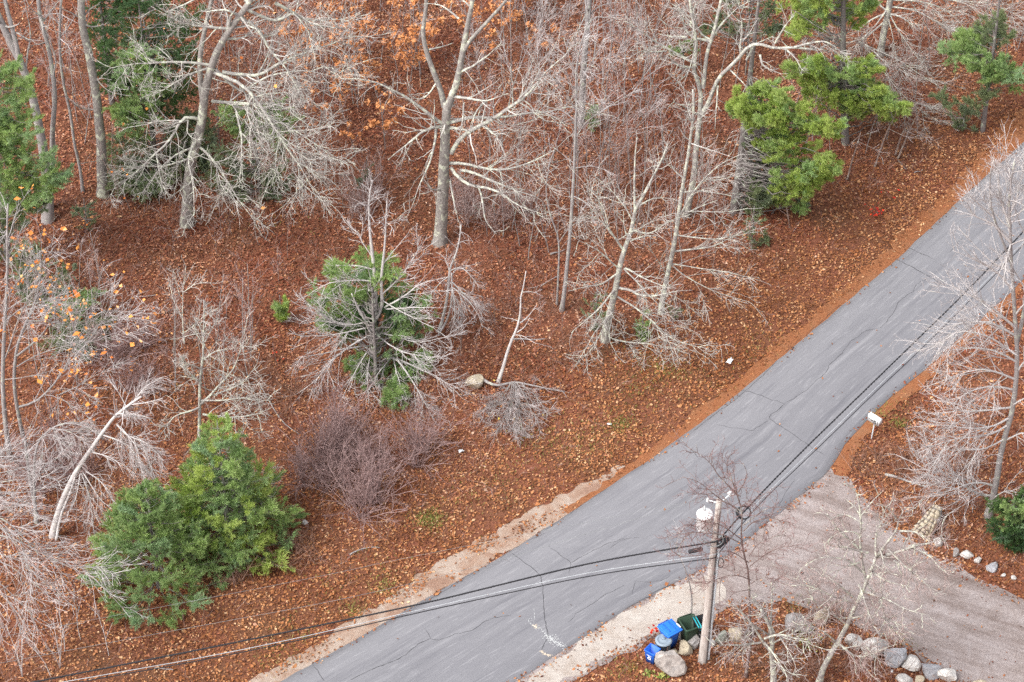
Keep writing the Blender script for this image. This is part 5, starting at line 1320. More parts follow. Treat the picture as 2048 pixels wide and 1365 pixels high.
stand("maple_sapling", "small", [(880, 560), (1120, 640), (1180, 760), (900, 740)], 12, 11, "small bare sapling on the bank near the birch snag", "small saplings near the snag", smin=.5, smax=.95)
stand("maple_sapling", "mid", [(1580, 260), (1860, 180), (1900, 270), (1700, 330), (1600, 330)], 12, 12, "bare sapling under the bright pine near the road", "saplings under the bright pine", tilt=.12)
stand("maple_sapling", "mid", [(1780, 20), (2040, 10), (2040, 180), (1840, 190)], 15, 13, "bare sapling in the far roadside thicket", "saplings in the far roadside thicket")
stand("maple_sapling", "mid", [(0, 20), (240, 20), (230, 330), (10, 300)], 14, 14, "bare sapling among trunks at the wooded picture corner", "saplings among the corner trunks")
stand("maple_sapling", "small", [(1430, 430), (1640, 420), (1560, 520), (1420, 560)], 8, 15, "small bare sapling at the foot of the pines", "small saplings under the pines", smin=.6)
stand("maple_sapling", "small", [(1180, 600), (1420, 600), (1400, 690), (1200, 710)], 12, 16, "small twiggy sapling at the lichened trees' feet", "small saplings at the lichened trees", smin=.6)
stand("maple_sapling", "tall", [(1350, 60), (1560, 90), (1470, 260), (1370, 250)], 8, 17, "tall thin sapling behind the long lichened limb", "saplings behind the lichened limb")
_r = np.random.default_rng(77)
for px_, i_, lab_ in (((104, 1362), 0, "pale sapling under the wires nearest the picture corner"), ((122, 1345), 1, "pale many-stemmed sapling under the wires"), ((131, 1315), 2, "pale upright sapling just above the wires"),
                      ((219, 1322), 0, "pale lone sapling below the shaggy young pine"), ((46, 1362), 1, "short pale sapling at the bottom corner"), ((163, 1290), 2, "thin pale sapling left of the shaggy young pine")):
    plant("birch_sapling", SAP["pale"][i_], px_, _r, lab_, "sapling", "pale saplings under the wires", .75, 1.0)
# roadside leaning stems under the bright pine
for px_, pth, lab_ in (((1748, 338), ze((675, 630), (740, 420), (800, 260), (860, 160), (880, 90)), "leaning thin stem under the bright pine, nearest the trunk"), ((1794, 320), ze((885, 545), (940, 420), (1000, 250), (1080, 120), (1120, 60)), "thicker leaning stem with drooping side shoots under the bright pine"),
                       ((1790, 312), ze((865, 510), (910, 360), (960, 240), (1030, 100)), "leaning thin stem paired with the thicker one"), ((1694, 362), ze((425, 740), (480, 530), (530, 380), (550, 300)), "leaning thin stem below the dark pine trunk")):
    bare_tree("maple_sapling", lab_, px_, [(pth, 4.5, 2, -.2)], [([pth[2], (pth[2][0] + 25, pth[2][1] + 12), (pth[2][0] + 48, pth[2][1] + 22)], 2, -.5)], "beech", int(px_[0]), dens=1.0, fine=.7, bark_mat="bark_brown", twig_mat="twig_grey", group="leaning stems under the bright pine", cat="sapling")

stand("shrub", "purple", [(590, 900), (700, 850), (850, 880), (860, 960), (760, 1040), (650, 1075), (580, 1020)], 20, 30, "purplish shrub of the roadside thicket", "purplish thicket shrubs", SHR, "shrub", 28, near=True, smin=.95, smax=1.35)
stand("shrub", "purple", [(190, 720), (320, 700), (340, 830), (230, 840)], 7, 31, "purplish twiggy shrub between the leaning birch and dead maple", "purplish shrubs by the leaning birch", SHR, "shrub", 36)
stand("shrub", "brown", [(1710, 930), (1790, 890), (1950, 900), (1960, 1060), (1880, 1090), (1780, 1040)], 18, 32, "brown bramble", "brown brambles", SHR, "shrub", 26, near=True)
stand("shrub", "brown", [(480, 760), (600, 760), (600, 900), (500, 880)], 7, 33, "brown bramble between dead maple and purplish thicket", "brambles by the purplish thicket", SHR, "shrub", 30)
stand("shrub", "brown", [(430, 1170), (620, 1090), (640, 1130), (470, 1230)], 7, 34, "brown bramble at the edge of the young pines", "brambles beside the young pines", SHR, "shrub", 26)
stand("shrub", "grey", [(700, 400), (760, 390), (770, 440), (710, 450)], 4, 35, "pale upright shrub behind the pale beech", "pale shrubs behind the beech", SHR, "shrub", 22)
stand("shrub", "grey", [(880, 410), (980, 400), (1080, 420), (1060, 480), (900, 480)], 7, 36, "thin grey shrub at the forked oak's foot", "grey shrubs at the forked oak", SHR, "shrub", 26)
stand("shrub", "brown", [(1460, 1290), (1700, 1290), (1800, 1345), (1700, 1375), (1480, 1370)], 12, 37, "low brown bramble among stones", "low brambles among stones", SHR, "shrub", 26, near=True)
stand("shrub", "purple", [(40, 900), (200, 880), (220, 1010), (60, 1010)], 6, 38, "purplish twiggy shrub under the leaning birch", "purplish shrubs under the birch", SHR, "shrub", 34)
stand("shrub", "brown", [(1640, 1215), (1700, 1225), (1700, 1260), (1650, 1262)], 3, 39, "dark bramble growing over the tan slab", "brambles over the tan slab", SHR, "shrub", 18)

def undergrowth(n):
    rng = np.random.default_rng(9)
    pts = np.column_stack([rng.uniform(-27, 27, n), rng.uniform(-22, 32, n)])
    bad = np.zeros(n, bool)
    for f in FLAT: bad |= inside(pts, f)
    pts = pts[~bad]
    dR = edge_dist(pts, coarse(L_EDGE, 1), False); dR2 = edge_dist(pts, coarse(R_EDGE, 1), False)
    d = np.minimum(dR, dR2)
    dens = np.clip((d - 1.0) / 5.0, .02, 1.0) * np.clip(vnoise(pts, .45, 8) * 1.7 - .25, .12, 1)
    pts = pts[rng.random(len(pts)) < dens]
    N = len(pts); k = 3
    L = rng.uniform(.35, 1.5, N)[:, None]
    d_ = norm(np.column_stack([rng.normal(0, .75, N), rng.normal(0, .75, N), np.ones(N)]))
    P = np.empty((N, k, 3)); P[:, 0] = np.column_stack([pts, hz(pts[:, 0], pts[:, 1]) + .02])
    for j in range(1, k):
        d_ = norm(d_ + rng.normal(0, .22, (N, 3)) + np.array([0, 0, -.06])); P[:, j] = P[:, j - 1] + d_ * L / (k - 1)
    R = np.linspace(.0075, .005, k)[None].repeat(N, 0)
    P2, R2 = grow(P, R, 1.8, .3, 1, .5, .1, .6, 45, 14, 0, .16, 2, .8, .005, rng)
    o = obj("undergrowth", multi_mesh("undergrowth", [(tubes(P, R, 3), MATS["twig_brown"]), (tubes(P2, R2, 3), MATS["twig_pink"])]))
    tag(o, "sparse brown stems and twigs rising through the fallen leaves", "undergrowth", kind="stuff")
undergrowth(26000)

def grass(patches):
    rng = np.random.default_rng(4); B = []
    for x, y, r, k in patches:
        c = at(x, y, 0); q = np.column_stack([rng.normal(0, r, k) + c[0], rng.normal(0, r, k) + c[1]])
        B.append(q)
    q = np.concatenate(B); ok = ~inside(q, coarse(ROAD_POLY)); q = q[ok]
    base = np.column_stack([q, hz(q[:, 0], q[:, 1]) + .03]); d = norm(np.column_stack([rng.normal(0, .5, len(q)), rng.normal(0, .5, len(q)), np.ones(len(q))]))
    v, t = blades(base, d, .2, 1, .16, .018, rng)
    tag(obj("grass", mesh_np("grass", v, t), MATS["grass_blade"]), "yellow-green grass tufts among the leaves by the road", "grass", kind="stuff")
grass([(862, 1046, .3, 420), (850, 1052, .35, 260), (765, 1175, .3, 200), (711, 1219, .28, 200), (760, 1150, .6, 160), (1240, 852, .5, 260), (1285, 790, .6, 220), (1320, 752, .6, 260), (1290, 742, .5, 160), (1240, 856, .2, 160), (1345, 748, .4, 120),
       (1765, 815, .5, 260), (1800, 850, .18, 200), (1750, 835, .4, 140), (545, 1310, .5, 260), (600, 1268, .5, 160), (1000, 960, .8, 220), (1100, 905, .8, 240), (1180, 880, .7, 240), (1130, 880, .8, 160), (940, 1000, .7, 140), (1260, 1335, .3, 160), (1235, 1345, .4, 120),
       (1590, 1215, .3, 120), (1790, 1285, .4, 160), (1640, 1300, .3, 80), (1500, 480, .6, 80), (540, 430, 1.2, 200), (430, 760, .8, 120), (1440, 760, .8, 140), (1520, 690, .7, 120), (640, 1180, .7, 120)])
for (x, y), lab_ in (((1608, 1300), "yellow-green bush between the low tree and the driveway stones"), ((1325, 1362), "low green weed at the foot of the big cracked boulder"), ((1298, 1352), "low green weed below the open blue bin")):
    rng_ = np.random.default_rng(int(x)); c = at(x, y, 0); c[2] = hz(c[0], c[1])[0]
    big = y < 1310
    pts_ = rng_.normal(0, 1, (160 if big else 40, 3)) * (np.array([.22, .22, .28]) if big else np.array([.12, .10, .05])) + [0, 0, .5 if big else .1]
    pts_[:, 2] = np.abs(pts_[:, 2])
    v, t = leaf_faces(pts_, .07 if big else .11, .04 if big else .08, rng_, .8, .2)
    st_ = np.stack([np.zeros((18, 3)), pts_[:18] * .6, pts_[:18]], 1)
    tag(obj("weed_bush" if big else "weed", multi_mesh("weed", [(tubes(st_, np.full((18, 3), .005), 3), MATS["twig_brown"]), ((v, np.zeros((0, 4), int), t), MATS["grass_blade"])]), None, None, c), lab_, "bush" if big else "weed")
# ------------------------------------------------------------------ small solid helpers
def lathe(profile, k=16, cap_top=True, cap_bot=True):
    """profile [(r,z)...] bottom to top -> verts, quads, tris"""
    pr = np.array(profile, float); n = len(pr)
    a = np.arange(k) * 2 * math.pi / k
    V = np.stack([pr[:, 0:1] * np.cos(a), pr[:, 0:1] * np.sin(a), np.repeat(pr[:, 1:2], k, 1)], -1).reshape(-1, 3)
    idx = np.arange(n * k).reshape(n, k); A = idx[:-1]; B = np.roll(A, -1, 1); D = idx[1:]; C = np.roll(D, -1, 1)
    q = np.stack([A, B, C, D], -1).reshape(-1, 4)
    t = []
    if cap_top: t += [(idx[-1, 0], idx[-1, i], idx[-1, i + 1]) for i in range(1, k - 1)]
    if cap_bot: t += [(idx[0, 0], idx[0, i + 1], idx[0, i]) for i in range(1, k - 1)]
    return V, q, np.array(t, int).reshape(-1, 3)

def boxv(c, s, rz=0.0, taper=1.0):
    """box centred at c, size s; taper scales the bottom face"""
    x, y, z = s[0] / 2, s[1] / 2, s[2] / 2
    v = np.array([(-x * taper, -y * taper, -z), (x * taper, -y * taper, -z), (x * taper, y * taper, -z), (-x * taper, y * taper, -z), (-x, -y, z), (x, -y, z), (x, y, z), (-x, y, z)])
    cr, sr = math.cos(rz), math.sin(rz)
    v = np.column_stack([v[:, 0] * cr - v[:, 1] * sr, v[:, 0] * sr + v[:, 1] * cr, v[:, 2]]) + np.array(c)
    q = np.array([(3, 2, 1, 0), (4, 5, 6, 7), (0, 1, 5, 4), (1, 2, 6, 5), (2, 3, 7, 6), (3, 0, 4, 7)])
    return v, q, np.zeros((0, 3), int)

def rot_to(v, d):
    """turn verts built along +z so that they run along d"""
    m_ = np.array(Vector((0, 0, 1)).rotation_difference(Vector(d)).to_matrix())
    return v @ m_.T

def solid(name, pieces, mat, parent=None, loc=None, smooth=False, bevel=0.0):
    bag = Bag()
    for v, q, t in pieces: bag.add(v, q, t)
    o = obj(name, bag.mesh(name, smooth), MATS[mat], parent, loc)
    if bevel:
        b = o.modifiers.new("bevel", 'BEVEL'); b.width = bevel; b.segments = 2; b.limit_method = 'ANGLE'
    return o

def rod(a, b, r, k=8, r2=None):
    P = np.array([[a, b]], float); return tubes(P, np.array([[r, r if r2 is None else r2]]), k)

def cable_path(P, n=40):
    return resample(np.array(P, float), n, 3)

m = NT("pole_wood"); p = m.pos()
g = m.noise(m.mapping(p, (9, 9, .5)), 3.0, 5, .65)
m.bump(g, .4, .01); m.color(m.mix(m.ramp(m.noise(p, 1.2, 3), [(.4, 0.0), (.7, .5)]), m.ramp(g, [(.3, (.30, .255, .225)), (.55, (.50, .45, .415)), (.75, (.64, .60, .565))]), (.42, .35, .31)))
plain("transformer_paint", (.86, .87, .88), .5, .05)
plain("porcelain", (.70, .72, .73), .35, .06)
plain("steel_grey", (.46, .47, .48), .5, .12)
plain("cable_black", (.028, .028, .032), .7, .2)
plain("cable_silver", (.44, .46, .48), .5, .1)
plain("cable_thin", (.24, .25, .25), .6, .1)
plain("bin_blue", (.018, .12, .56), .45, .08)
plain("bin_blue_lid", (.022, .16, .66), .42, .07)
plain("bin_blue_open", (.02, .13, .60), .45, .08)
plain("bin_green", (.028, .055, .034), .55, .12)
plain("bin_black", (.016, .017, .019), .5, .2)
plain("bin_teal", (.02, .36, .42), .45, .08)
plain("can_grey", (.155, .205, .255), .6, .08)
plain("can_lid", (.235, .285, .335), .55, .07)
plain("white_paint", (.80, .80, .80), .45, .03)
plain("black_print", (.02, .025, .022), .6, .05)
plain("print_white", (.78, .80, .82), .6, .03)
plain("paper_white", (.72, .73, .74), .8, .1)
plain("rubber", (.02, .02, .02), .8, .2)

# ------------------------------------------------------------------ utility pole with transformer
pb = at(1405, 1326, 0); pz = float(hz(pb[0], pb[1])[0]); pb[2] = pz
ptop = onp(1438, 1000, pb[1] - .1)
axis = norm(ptop - pb); PH = np.linalg.norm(ptop - pb)
pole = empty("utility_pole", pb); tag(pole, "weathered wooden utility pole with white transformer beside the bins", "utility pole")
def on_pole(z, off=(0, 0, 0)):
    return axis * (z / axis[2]) + np.array(off, float)      # local to the pole's base
PZ = ptop[2] - pb[2]
zz = np.linspace(-.3, PZ, 14)
P = np.array([on_pole(z) for z in zz]); P[:, 0] += np.sin(zz * .9) * .01
obj("post", merge_tubes([(P[None], np.linspace(.185, .105, 14)[None], 14)], "post", None), MATS["pole_wood"], pole)
# transformer: side-hung can with domed lid and bushing
tc = on_pole(PZ - 1.55, (-.42, .12, 0))
tr = solid("transformer", [lathe([(.27, 0), (.285, .02), (.285, .66), (.30, .67), (.30, .71), (.275, .75), (.18, .79), (.05, .805)], 24)], "transformer_paint", pole, tc, True)
solid("bushing", [lathe([(.035, 0), (.06, .02), (.035, .05), (.06, .08), (.035, .11), (.055, .14), (.03, .18), (.02, .24)], 10)], "porcelain", tr, (-.02, .10, .76))
solid("bushing", [lathe([(.02, 0), (.035, .02), (.02, .05), (.03, .07), (.01, .1)], 8)], "porcelain", tr, (.12, -.1, .75))
for z_ in (.18, .5):
    solid("bracket", [rod((.2, -.03, z_), (.42, -.10, z_), .028, 6)], "steel_grey", tr)
# top bracket with insulators
e1 = on_pole(PZ - .25); e2 = e1 + np.array([.42, .28, .25])
br = solid("insulator_bracket", [rod(e1, e2, .028, 8)], "transformer_paint", pole)
solid("insulator", [lathe([(.04, -.06), (.10, -.04), (.05, 0), (.10, .04), (.05, .08), (.075, .11), (.03, .15)], 12)], "porcelain", br, tuple(e2), True)
solid("insulator", [(rot_to(lathe([(.03, -.14), (.06, -.10), (.03, -.05), (.06, 0), (.03, .05), (.05, .1)], 10)[0], (.8, -.35, .1)),) + lathe([(.03, -.14), (.06, -.10), (.03, -.05), (.06, 0), (.03, .05), (.05, .1)], 10)[1:]], "porcelain", br, tuple(e2 + np.array([.02, -.02, .02])), True)
f1 = on_pole(PZ - .18); f2 = f1 + np.array([-.38, .12, .06])
fb = solid("fuse_arm", [rod(f1, f2, .022, 8)], "transformer_paint", pole)
solid("insulator", [lathe([(.03, -.1), (.06, -.06), (.03, -.02), (.06, .03), (.03, .08)], 10)], "porcelain", fb, tuple(f2), True)
# conduit, drop cable and loops
c0, c1 = on_pole(.2, (.20, -.06, 0)), on_pole(PZ - 2.1, (.16, -.04, 0))
solid("conduit", [rod(c0, c1, .045, 10)], "cable_silver", pole, smooth=True)
solid("ground_wire", [rod(on_pole(.1, (.13, -.15, 0)), on_pole(PZ - .5, (.07, -.10, 0)), .012, 5)], "cable_black", pole)
def loop(name, c, r, r2, tilt, wire, mat, parent):
    a = np.linspace(0, 2 * math.pi, 25)
    P = np.column_stack([np.cos(a) * r, np.sin(a) * r2 * math.cos(tilt), np.sin(a) * r2 * math.sin(tilt)]) + np.array(c)
    return obj(name, merge_tubes([(P[None], np.full((1, 25), wire), 6)], name, None), MATS[mat], parent)
loop("cable_loop", on_pole(PZ - 1.6, (-.3, -.25, 0)), .42, .22, 1.2, .016, "cable_thin", pole)
loop("cable_loop", on_pole(PZ - 1.75, (-.1, -.28, 0)), .36, .25, .9, .014, "cable_thin", pole)
loop("cable_loop", on_pole(PZ - 3.1, (.28, -.15, 0)), .10, .22, 1.45, .016, "cable_black", pole)
tb = solid("cable_terminal", [(rot_to(lathe([(.10, -.26), (.13, -.22), (.13, .22), (.10, .26)], 12)[0], (.75, .55, .35)),) + lathe([(.10, -.26), (.13, -.22), (.13, .22), (.10, .26)], 12)[1:]], "cable_black", pole, tuple(on_pole(PZ - 2.2, (.28, .05, 0))), True)

# ------------------------------------------------------------------ overhead wires: each runs off towards the next pole
def wire(name, label, pts, r, mat, twist=0, cat="cable", group=None):
    """pts: (px, py, height) along the wire"""
    W = np.array([at(x, y, z) for x, y, z in pts])
    W = np.vstack([W[0], W[1:]])
    P = cable_path(W, 90)
    o_ = P[0].copy()
    if twist:
        s = np.concatenate([[0], np.cumsum(np.linalg.norm(np.diff(P, axis=0), axis=1))])
        u_ = np.linspace(0, s[-1], 520); Q = np.stack([np.interp(u_, s, P[:, k]) for k in range(3)], 1)
        T_ = norm(np.gradient(Q, axis=0)); A = norm(np.cross(T_, [0, 0, 1.0])); B = np.cross(T_, A)
        root = empty(name, o_); tag(root, label, cat, group)
        for j in range(twist):
            ph = u_ / .36 * 2 * math.pi + j * 2 * math.pi / twist
            H = Q + r * 1.05 * (np.cos(ph)[:, None] * A + np.sin(ph)[:, None] * B)
            obj("strand", merge_tubes([(H[None], np.full((1, len(H)), r), 5)], name, o_), MATS[mat], root)
        return root
    o = obj(name, merge_tubes([(P[None], np.full((1, len(P)), r), 6)], name, o_), MATS[mat], None, o_)
    return tag(o, label, cat, group)
def pxz(p):                     # a place on the pole back to photo pixels + height
    w = np.asarray(p) + pb; q = to_px(w)[0]; return (q[0], q[1], w[2])
hA, hB, hC = on_pole(PZ - 2.0, (.10, -.12, 0)), on_pole(PZ - 2.65, (.05, -.15, 0)), on_pole(PZ - 2.8, (.05, -.18, 0))
zA, zB = pxz(hA)[2], pxz(hB)[2]
wire("service_cable", "twisted black cable strung from the pole over the lower road", [pxz(hA), (1200, 1121, zA - .35), (1000, 1170, zA - .6), (830, 1212, zA - .7), (400, 1300, zA - .6), (60, 1366, zA - .4), (-500, 1475, zA + .2)], .017, "cable_black", 3)
wire("phone_cable", "pale stranded cable just below the twisted black one", [pxz(hB), (1200, 1140, zB - .35), (1000, 1184, zB - .6), (830, 1222, zB - .7), (500, 1299, zB - .6), (130, 1364, zB - .4), (-450, 1465, zB + .2)], .013, "cable_silver")
wire("phone_cable", "thin black cable running along the pale stranded one", [pxz(hC), (1200, 1147, zB - .4), (1000, 1190, zB - .68), (830, 1227, zB - .8), (500, 1304, zB - .7), (130, 1370, zB - .5), (-450, 1472, zB + .1)], .020, "cable_black")
wire("service_cable", "twisted black cable following the road up from the pole", [pxz(hA), (1489, 1022, zA - .2), (1589, 918, zA - .4), (1692, 818, zA - .5), (1830, 684, zA - .5), (1933, 584, zA - .4), (2048, 462, zA - .3), (2500, -10, zA + .3)], .018, "cable_black", 2)
wire("phone_cable", "pale stranded cable following the road up from the pole", [pxz(hB), (1510, 1008, zB - .2), (1610, 915, zB - .4), (1744, 784, zB - .5), (1847, 688, zB - .5), (1968, 567, zB - .4), (2060, 470, zB - .3), (2520, 0, zB + .3)], .013, "cable_silver")
wire("phone_cable", "thin black cable under the pale one up the road", [pxz(hC), (1512, 1013, zB - .25), (1613, 919, zB - .48), (1747, 788, zB - .58), (1850, 692, zB - .58), (1971, 570, zB - .48), (2063, 473, zB - .38), (2523, 3, zB + .2)], .017, "cable_black")
wt_ = pxz(e2 + np.array([0, 0, .12])); zT = wt_[2]
wire("power_line", "thin grey power line crossing above the young pines from the pole top", [wt_, (1203, 1098 - 40, zT - .2), (981, 1140 - 12, zT - .4), (699, 1198, zT - .5), (344, 1262, zT - .45), (0, 1327, zT - .3), (-500, 1420, zT + .2)], .0055, "cable_thin")
wire("power_line", "faint upper line passing over the shaggy young pine", [pxz(f2 + np.array([0, 0, .08])), (1100, 1060, zT - .3), (806, 1117, zT - .4), (620, 1158, zT - .4), (207, 1236, zT - .35), (-500, 1368, zT + .2)], .0045, "cable_thin")
# splice case on the left-hand cables, slack coil on the right-hand ones
sp_c = at(1391, 1101, zB - .08); sp_d = norm(at(1300, 1121, zB - .2) - at(1391, 1101, zB - .08))
prof = [(.03, -.27), (.075, -.24), (.085, 0), (.075, .24), (.03, .27)]
lv = lathe(prof, 12)
tag(solid("splice_case", [(rot_to(lv[0], sp_d),) + lv[1:]], "cable_black", None, tuple(sp_c), True), "black splice case hanging on the cables just off the pole", "splice case")
coil = empty("cable_coil", at(1487, 1026, zA - .15)); tag(coil, "slack coil of black cable hung on the wires by the cherry", "cable coil")
for i_ in range(3):
    loop("turn", (0.02 * i_, .03 * i_, -.02 * i_), .27 - .03 * i_, .24, .5 + .25 * i_, .022, "cable_black", coil)

# ------------------------------------------------------------------ boulders
def rock_mat(name, dark, light, stain):
    m = NT(name); p = m.coord("Object")
    g = m.noise(p, 5, 6, .65, .4); f = m.noise(p, 28, 4, .7)
    c = m.ramp(g, [(.3, dark), (.7, light)])
    c = m.mix(m.ramp(m.noise(p, 2.2, 4, .6, .8), [(.5, 0.0), (.62, .8)]), c, stain)
    c = m.mix(.25, c, m.ramp(f, [(.3, tuple(x * .5 for x in dark)), (.7, tuple(min(1, x * 1.25) for x in light))]))
    m.bump(g, .7, .05); m.color(c)
rock_mat("rock_grey", (.17, .155, .15), (.36, .34, .335), (.27, .22, .18))
rock_mat("rock_big", (.22, .19, .175), (.50, .455, .42), (.17, .155, .15))
rock_mat("rock_tan", (.30, .245, .175), (.52, .45, .34), (.40, .36, .30))
rock_mat("rock_pale", (.38, .36, .34), (.64, .61, .585), (.45, .40, .35))
rock_mat("rock_green", (.17, .18, .155), (.31, .32, .28), (.27, .25, .2))
rock_mat("rock_blue", (.22, .22, .24), (.42, .42, .445), (.34, .30, .28))

def boulder_mesh(seed, cuts=7, rough=.10, sub=3):
    rng = random.Random(seed)
    bm = bmesh.new(); bmesh.ops.create_icosphere(bm, subdivisions=sub, radius=1.0)
    planes = []
    for _ in range(cuts):
        n_ = Vector((rng.gauss(0, 1), rng.gauss(0, 1), rng.gauss(0, .8) + .25)).normalized()
        planes.append((n_, rng.uniform(.45, .78)))
    off = Vector((seed * 3.1, seed * 1.7, 0))
    for v in bm.verts:
        d = v.co.normalized()
        for n_, h_ in planes:
            s_ = v.co.dot(n_)
            if s_ > h_: v.co -= n_ * (s_ - h_) * .93
        v.co += d * (rough * mnoise.noise(d * 1.7 + off) + rough * .5 * mnoise.noise(d * 5 + off))
    me = bpy.data.meshes.new("boulder"); bm.to_mesh(me); bm.free()
    return me

def boulder(px, py, w, h, mat, seed, label, group=None, rough=.10, cuts=7, deep=1.0, name="boulder", flat=1.0):
    """px,py: middle of the stone in the photo, w,h its size there"""
    p = at(px, py + h * .32, 0); s = ppm(p); z = float(hz(p[0], p[1])[0])
    me = boulder_mesh(seed, cuts, rough)
    rx = w / 2 / s; hh = h / s
    rz_ = max(.05, hh * .62 * flat); ry = max(.06, min(rx * deep, hh * .8))
    for v in me.vertices: v.co = Vector((v.co.x * rx * 1.08, v.co.y * ry, v.co.z * rz_))
    zmin = min(v.co.z for v in me.vertices)
    o = obj(name, me, MATS[mat], None, (p[0], p[1] + ry * .4, max(z, 0) - zmin - rz_ * .28))
    return tag(o, label, "boulder" if name == "boulder" else "stone", group)

BR = [
    (1342, 1338, 64, 58, "rock_big", 3, "big cracked grey boulder beside the open blue bin", .16),
    (1371, 1300, 32, 23, "rock_tan", 5, "smooth tan stone between big boulder and pole", .05),
    (1349, 1308, 22, 12, "rock_tan", 6, "small tan stone tucked behind the big cracked boulder", .06),
    (1390, 1287, 28, 28, "rock_grey", 7, "grey slab half behind the utility pole", .12),
    (1424, 1288, 14, 24, "rock_pale", 8, "whitish stone just right of the pole foot", .08),
    (1444, 1277, 27, 25, "rock_green", 9, "greenish grey stone right of the pole", .07),
    (1473, 1273, 37, 27, "rock_tan", 10, "angular cream stone next to the greenish one", .08),
    (1500, 1266, 22, 20, "rock_grey", 11, "grey stone half hidden behind the low lichened tree", .1),
    (1590, 1257, 66, 34, "rock_grey", 12, "long flat grey boulder behind the low lichened tree", .1),
    (1707, 1289, 34, 26, "rock_pale", 14, "white stone starting the row along the driveway", .1),
    (1751, 1303, 48, 44, "rock_pale", 15, "large whitish boulder second along the driveway row", .13),
    (1792, 1320, 44, 38, "rock_blue", 16, "rounded grey boulder third along the driveway row", .1),
    (1825, 1330, 38, 28, "rock_pale", 17, "cracked pale boulder fourth along the driveway row", .13),
    (1859, 1344, 40, 36, "rock_blue", 18, "blocky blue-grey boulder with a flat top in the driveway row", .05),
    (1896, 1354, 36, 26, "rock_pale", 19, "jagged white boulder last in the driveway row", .14),
    (1811, 1362, 32, 18, "rock_pale", 20, "low pale stone in front of the driveway row", .1),
    (1838, 1360, 19, 14, "rock_tan", 21, "small cream stone in front of the blocky boulder", .06),
    (1960, 1368, 24, 12, "rock_tan", 22, "flat stone at the bottom edge beside the driveway", .06),
    (1875, 1087, 22, 20, "rock_pale", 23, "round white stone at the foot of the wing wall", .06),
    (1911, 1107, 14, 18, "rock_grey", 24, "narrow grey stone past the wing wall", .1),
    (1933, 1111, 25, 18, "rock_pale", 25, "pale oval stone along the far side of the driveway", .06),
    (1956, 1123, 14, 13, "rock_pale", 26, "small pale stone beside the oval one", .08),
    (1985, 1137, 24, 15, "rock_blue", 27, "pointed bluish stone below the evergreen", .1),
    (2007, 1152, 11, 6, "rock_pale", 28, "sliver of pale stone near the driveway edge", .1),
    (2027, 1157, 10, 9, "rock_pale", 29, "tiny pale stone nearest the picture edge on the driveway side", .1),
    (948, 773, 33, 28, "rock_tan", 30, "tan squarish stone beside the bent birch", .07),
    (611, 1054, 11, 9, "rock_pale", 31, "small pale stone by the purplish thicket", .1),
]
for i_, (x, y, w_, h_, mt, sd, lb, rg) in enumerate(BR):
    k_ = 1.0 if i_ == 0 else 1.14
    boulder(x, y, w_ * k_, h_ * k_, mt, sd, lb, None, rg, 12 if mt in ("rock_blue",) else 10, .95, "boulder" if w_ >= 24 else "stone")
# cracks on the big boulder's face are recessed seams
# tan slab leaning at the driveway mouth and the dry-stone wing wall facing it
boulder(1642, 1238, 40, 50, "rock_tan", 41, "tan triangular slab standing at the driveway's near corner", None, .06, 10, .5)

def wing_wall():
    """sloping fan of fitted tan stones seen from above: battered face, stones laid in courses"""
    A = at(1823, 1060, 0); B = at(1860, 1087, 0); z0 = 0.0
    C = onp(1884, 1014, at(1880, 1050, 0)[1]); D = onp(1868, 1009, at(1866, 1040, 0)[1])
    org = np.array([*((A + B) / 2)[:2], 0.0])
    root = empty("wing_wall", org); tag(root, "sloping tan dry-stone wing wall at the far side of the driveway mouth", "stone wall")
    rng = np.random.default_rng(61)
    nr = 8
    u_dir = norm(B - A)
    nrm = norm(np.cross(B - A, (D - A)));  nrm = nrm if nrm[2] > 0 else -nrm
    core = np.array([A, B, C, D]) - nrm * .06; low = core.copy(); low[:, 2] = -.1; low += np.array([.08, .25, 0])
    v = np.vstack([core, low]) - org
    solid("core", [(v, np.array([(0, 1, 2, 3), (7, 6, 5, 4), (0, 4, 5, 1), (1, 5, 6, 2), (2, 6, 7, 3), (3, 7, 4, 0)]), np.zeros((0, 3), int))], "rock_grey", root)
    for r in range(nr):
        f0, f1 = r / nr, (r + 1) / nr
        l0, r0_ = A + (D - A) * f0, B + (C - B) * f0; l1, r1 = A + (D - A) * f1, B + (C - B) * f1
        k = max(2, int(round(5 - 2.6 * f0)))
        cuts = np.sort(np.concatenate([[0], (np.arange(1, k) + rng.normal(0, .16, k - 1)) / k, [1]]))
        for j in range(k):
            a, b = cuts[j] + .025, cuts[j + 1] - .025
            q = np.array([l0 + (r0_ - l0) * a, l0 + (r0_ - l0) * b, l1 + (r1 - l1) * b, l1 + (r1 - l1) * a])
            c = q.mean(0); q = c + (q - c) * rng.uniform(.84, .95) + rng.normal(0, .012, (4, 3))
            h_ = rng.uniform(.05, .13)
            top_ = c + (q - c) * rng.uniform(.7, .85) + nrm * h_ + rng.normal(0, .014, (4, 3))
            v = np.vstack([q - nrm * .1, q + nrm * h_ * .5, top_]) - org
            F_ = [(8, 9, 10, 11)]
            for e in range(4):
                n2 = (e + 1) % 4
                F_ += [(e, n2, 4 + n2, 4 + e), (4 + e, 4 + n2, 8 + n2, 8 + e)]
            solid("stone", [(v, np.array(F_), np.zeros((0, 3), int))], "rock_tan", root)
wing_wall()

# ------------------------------------------------------------------ bins
def px_yaw(a, b):
    p, q = at(*a), at(*b); return math.atan2(q[1] - p[1], q[0] - p[0])

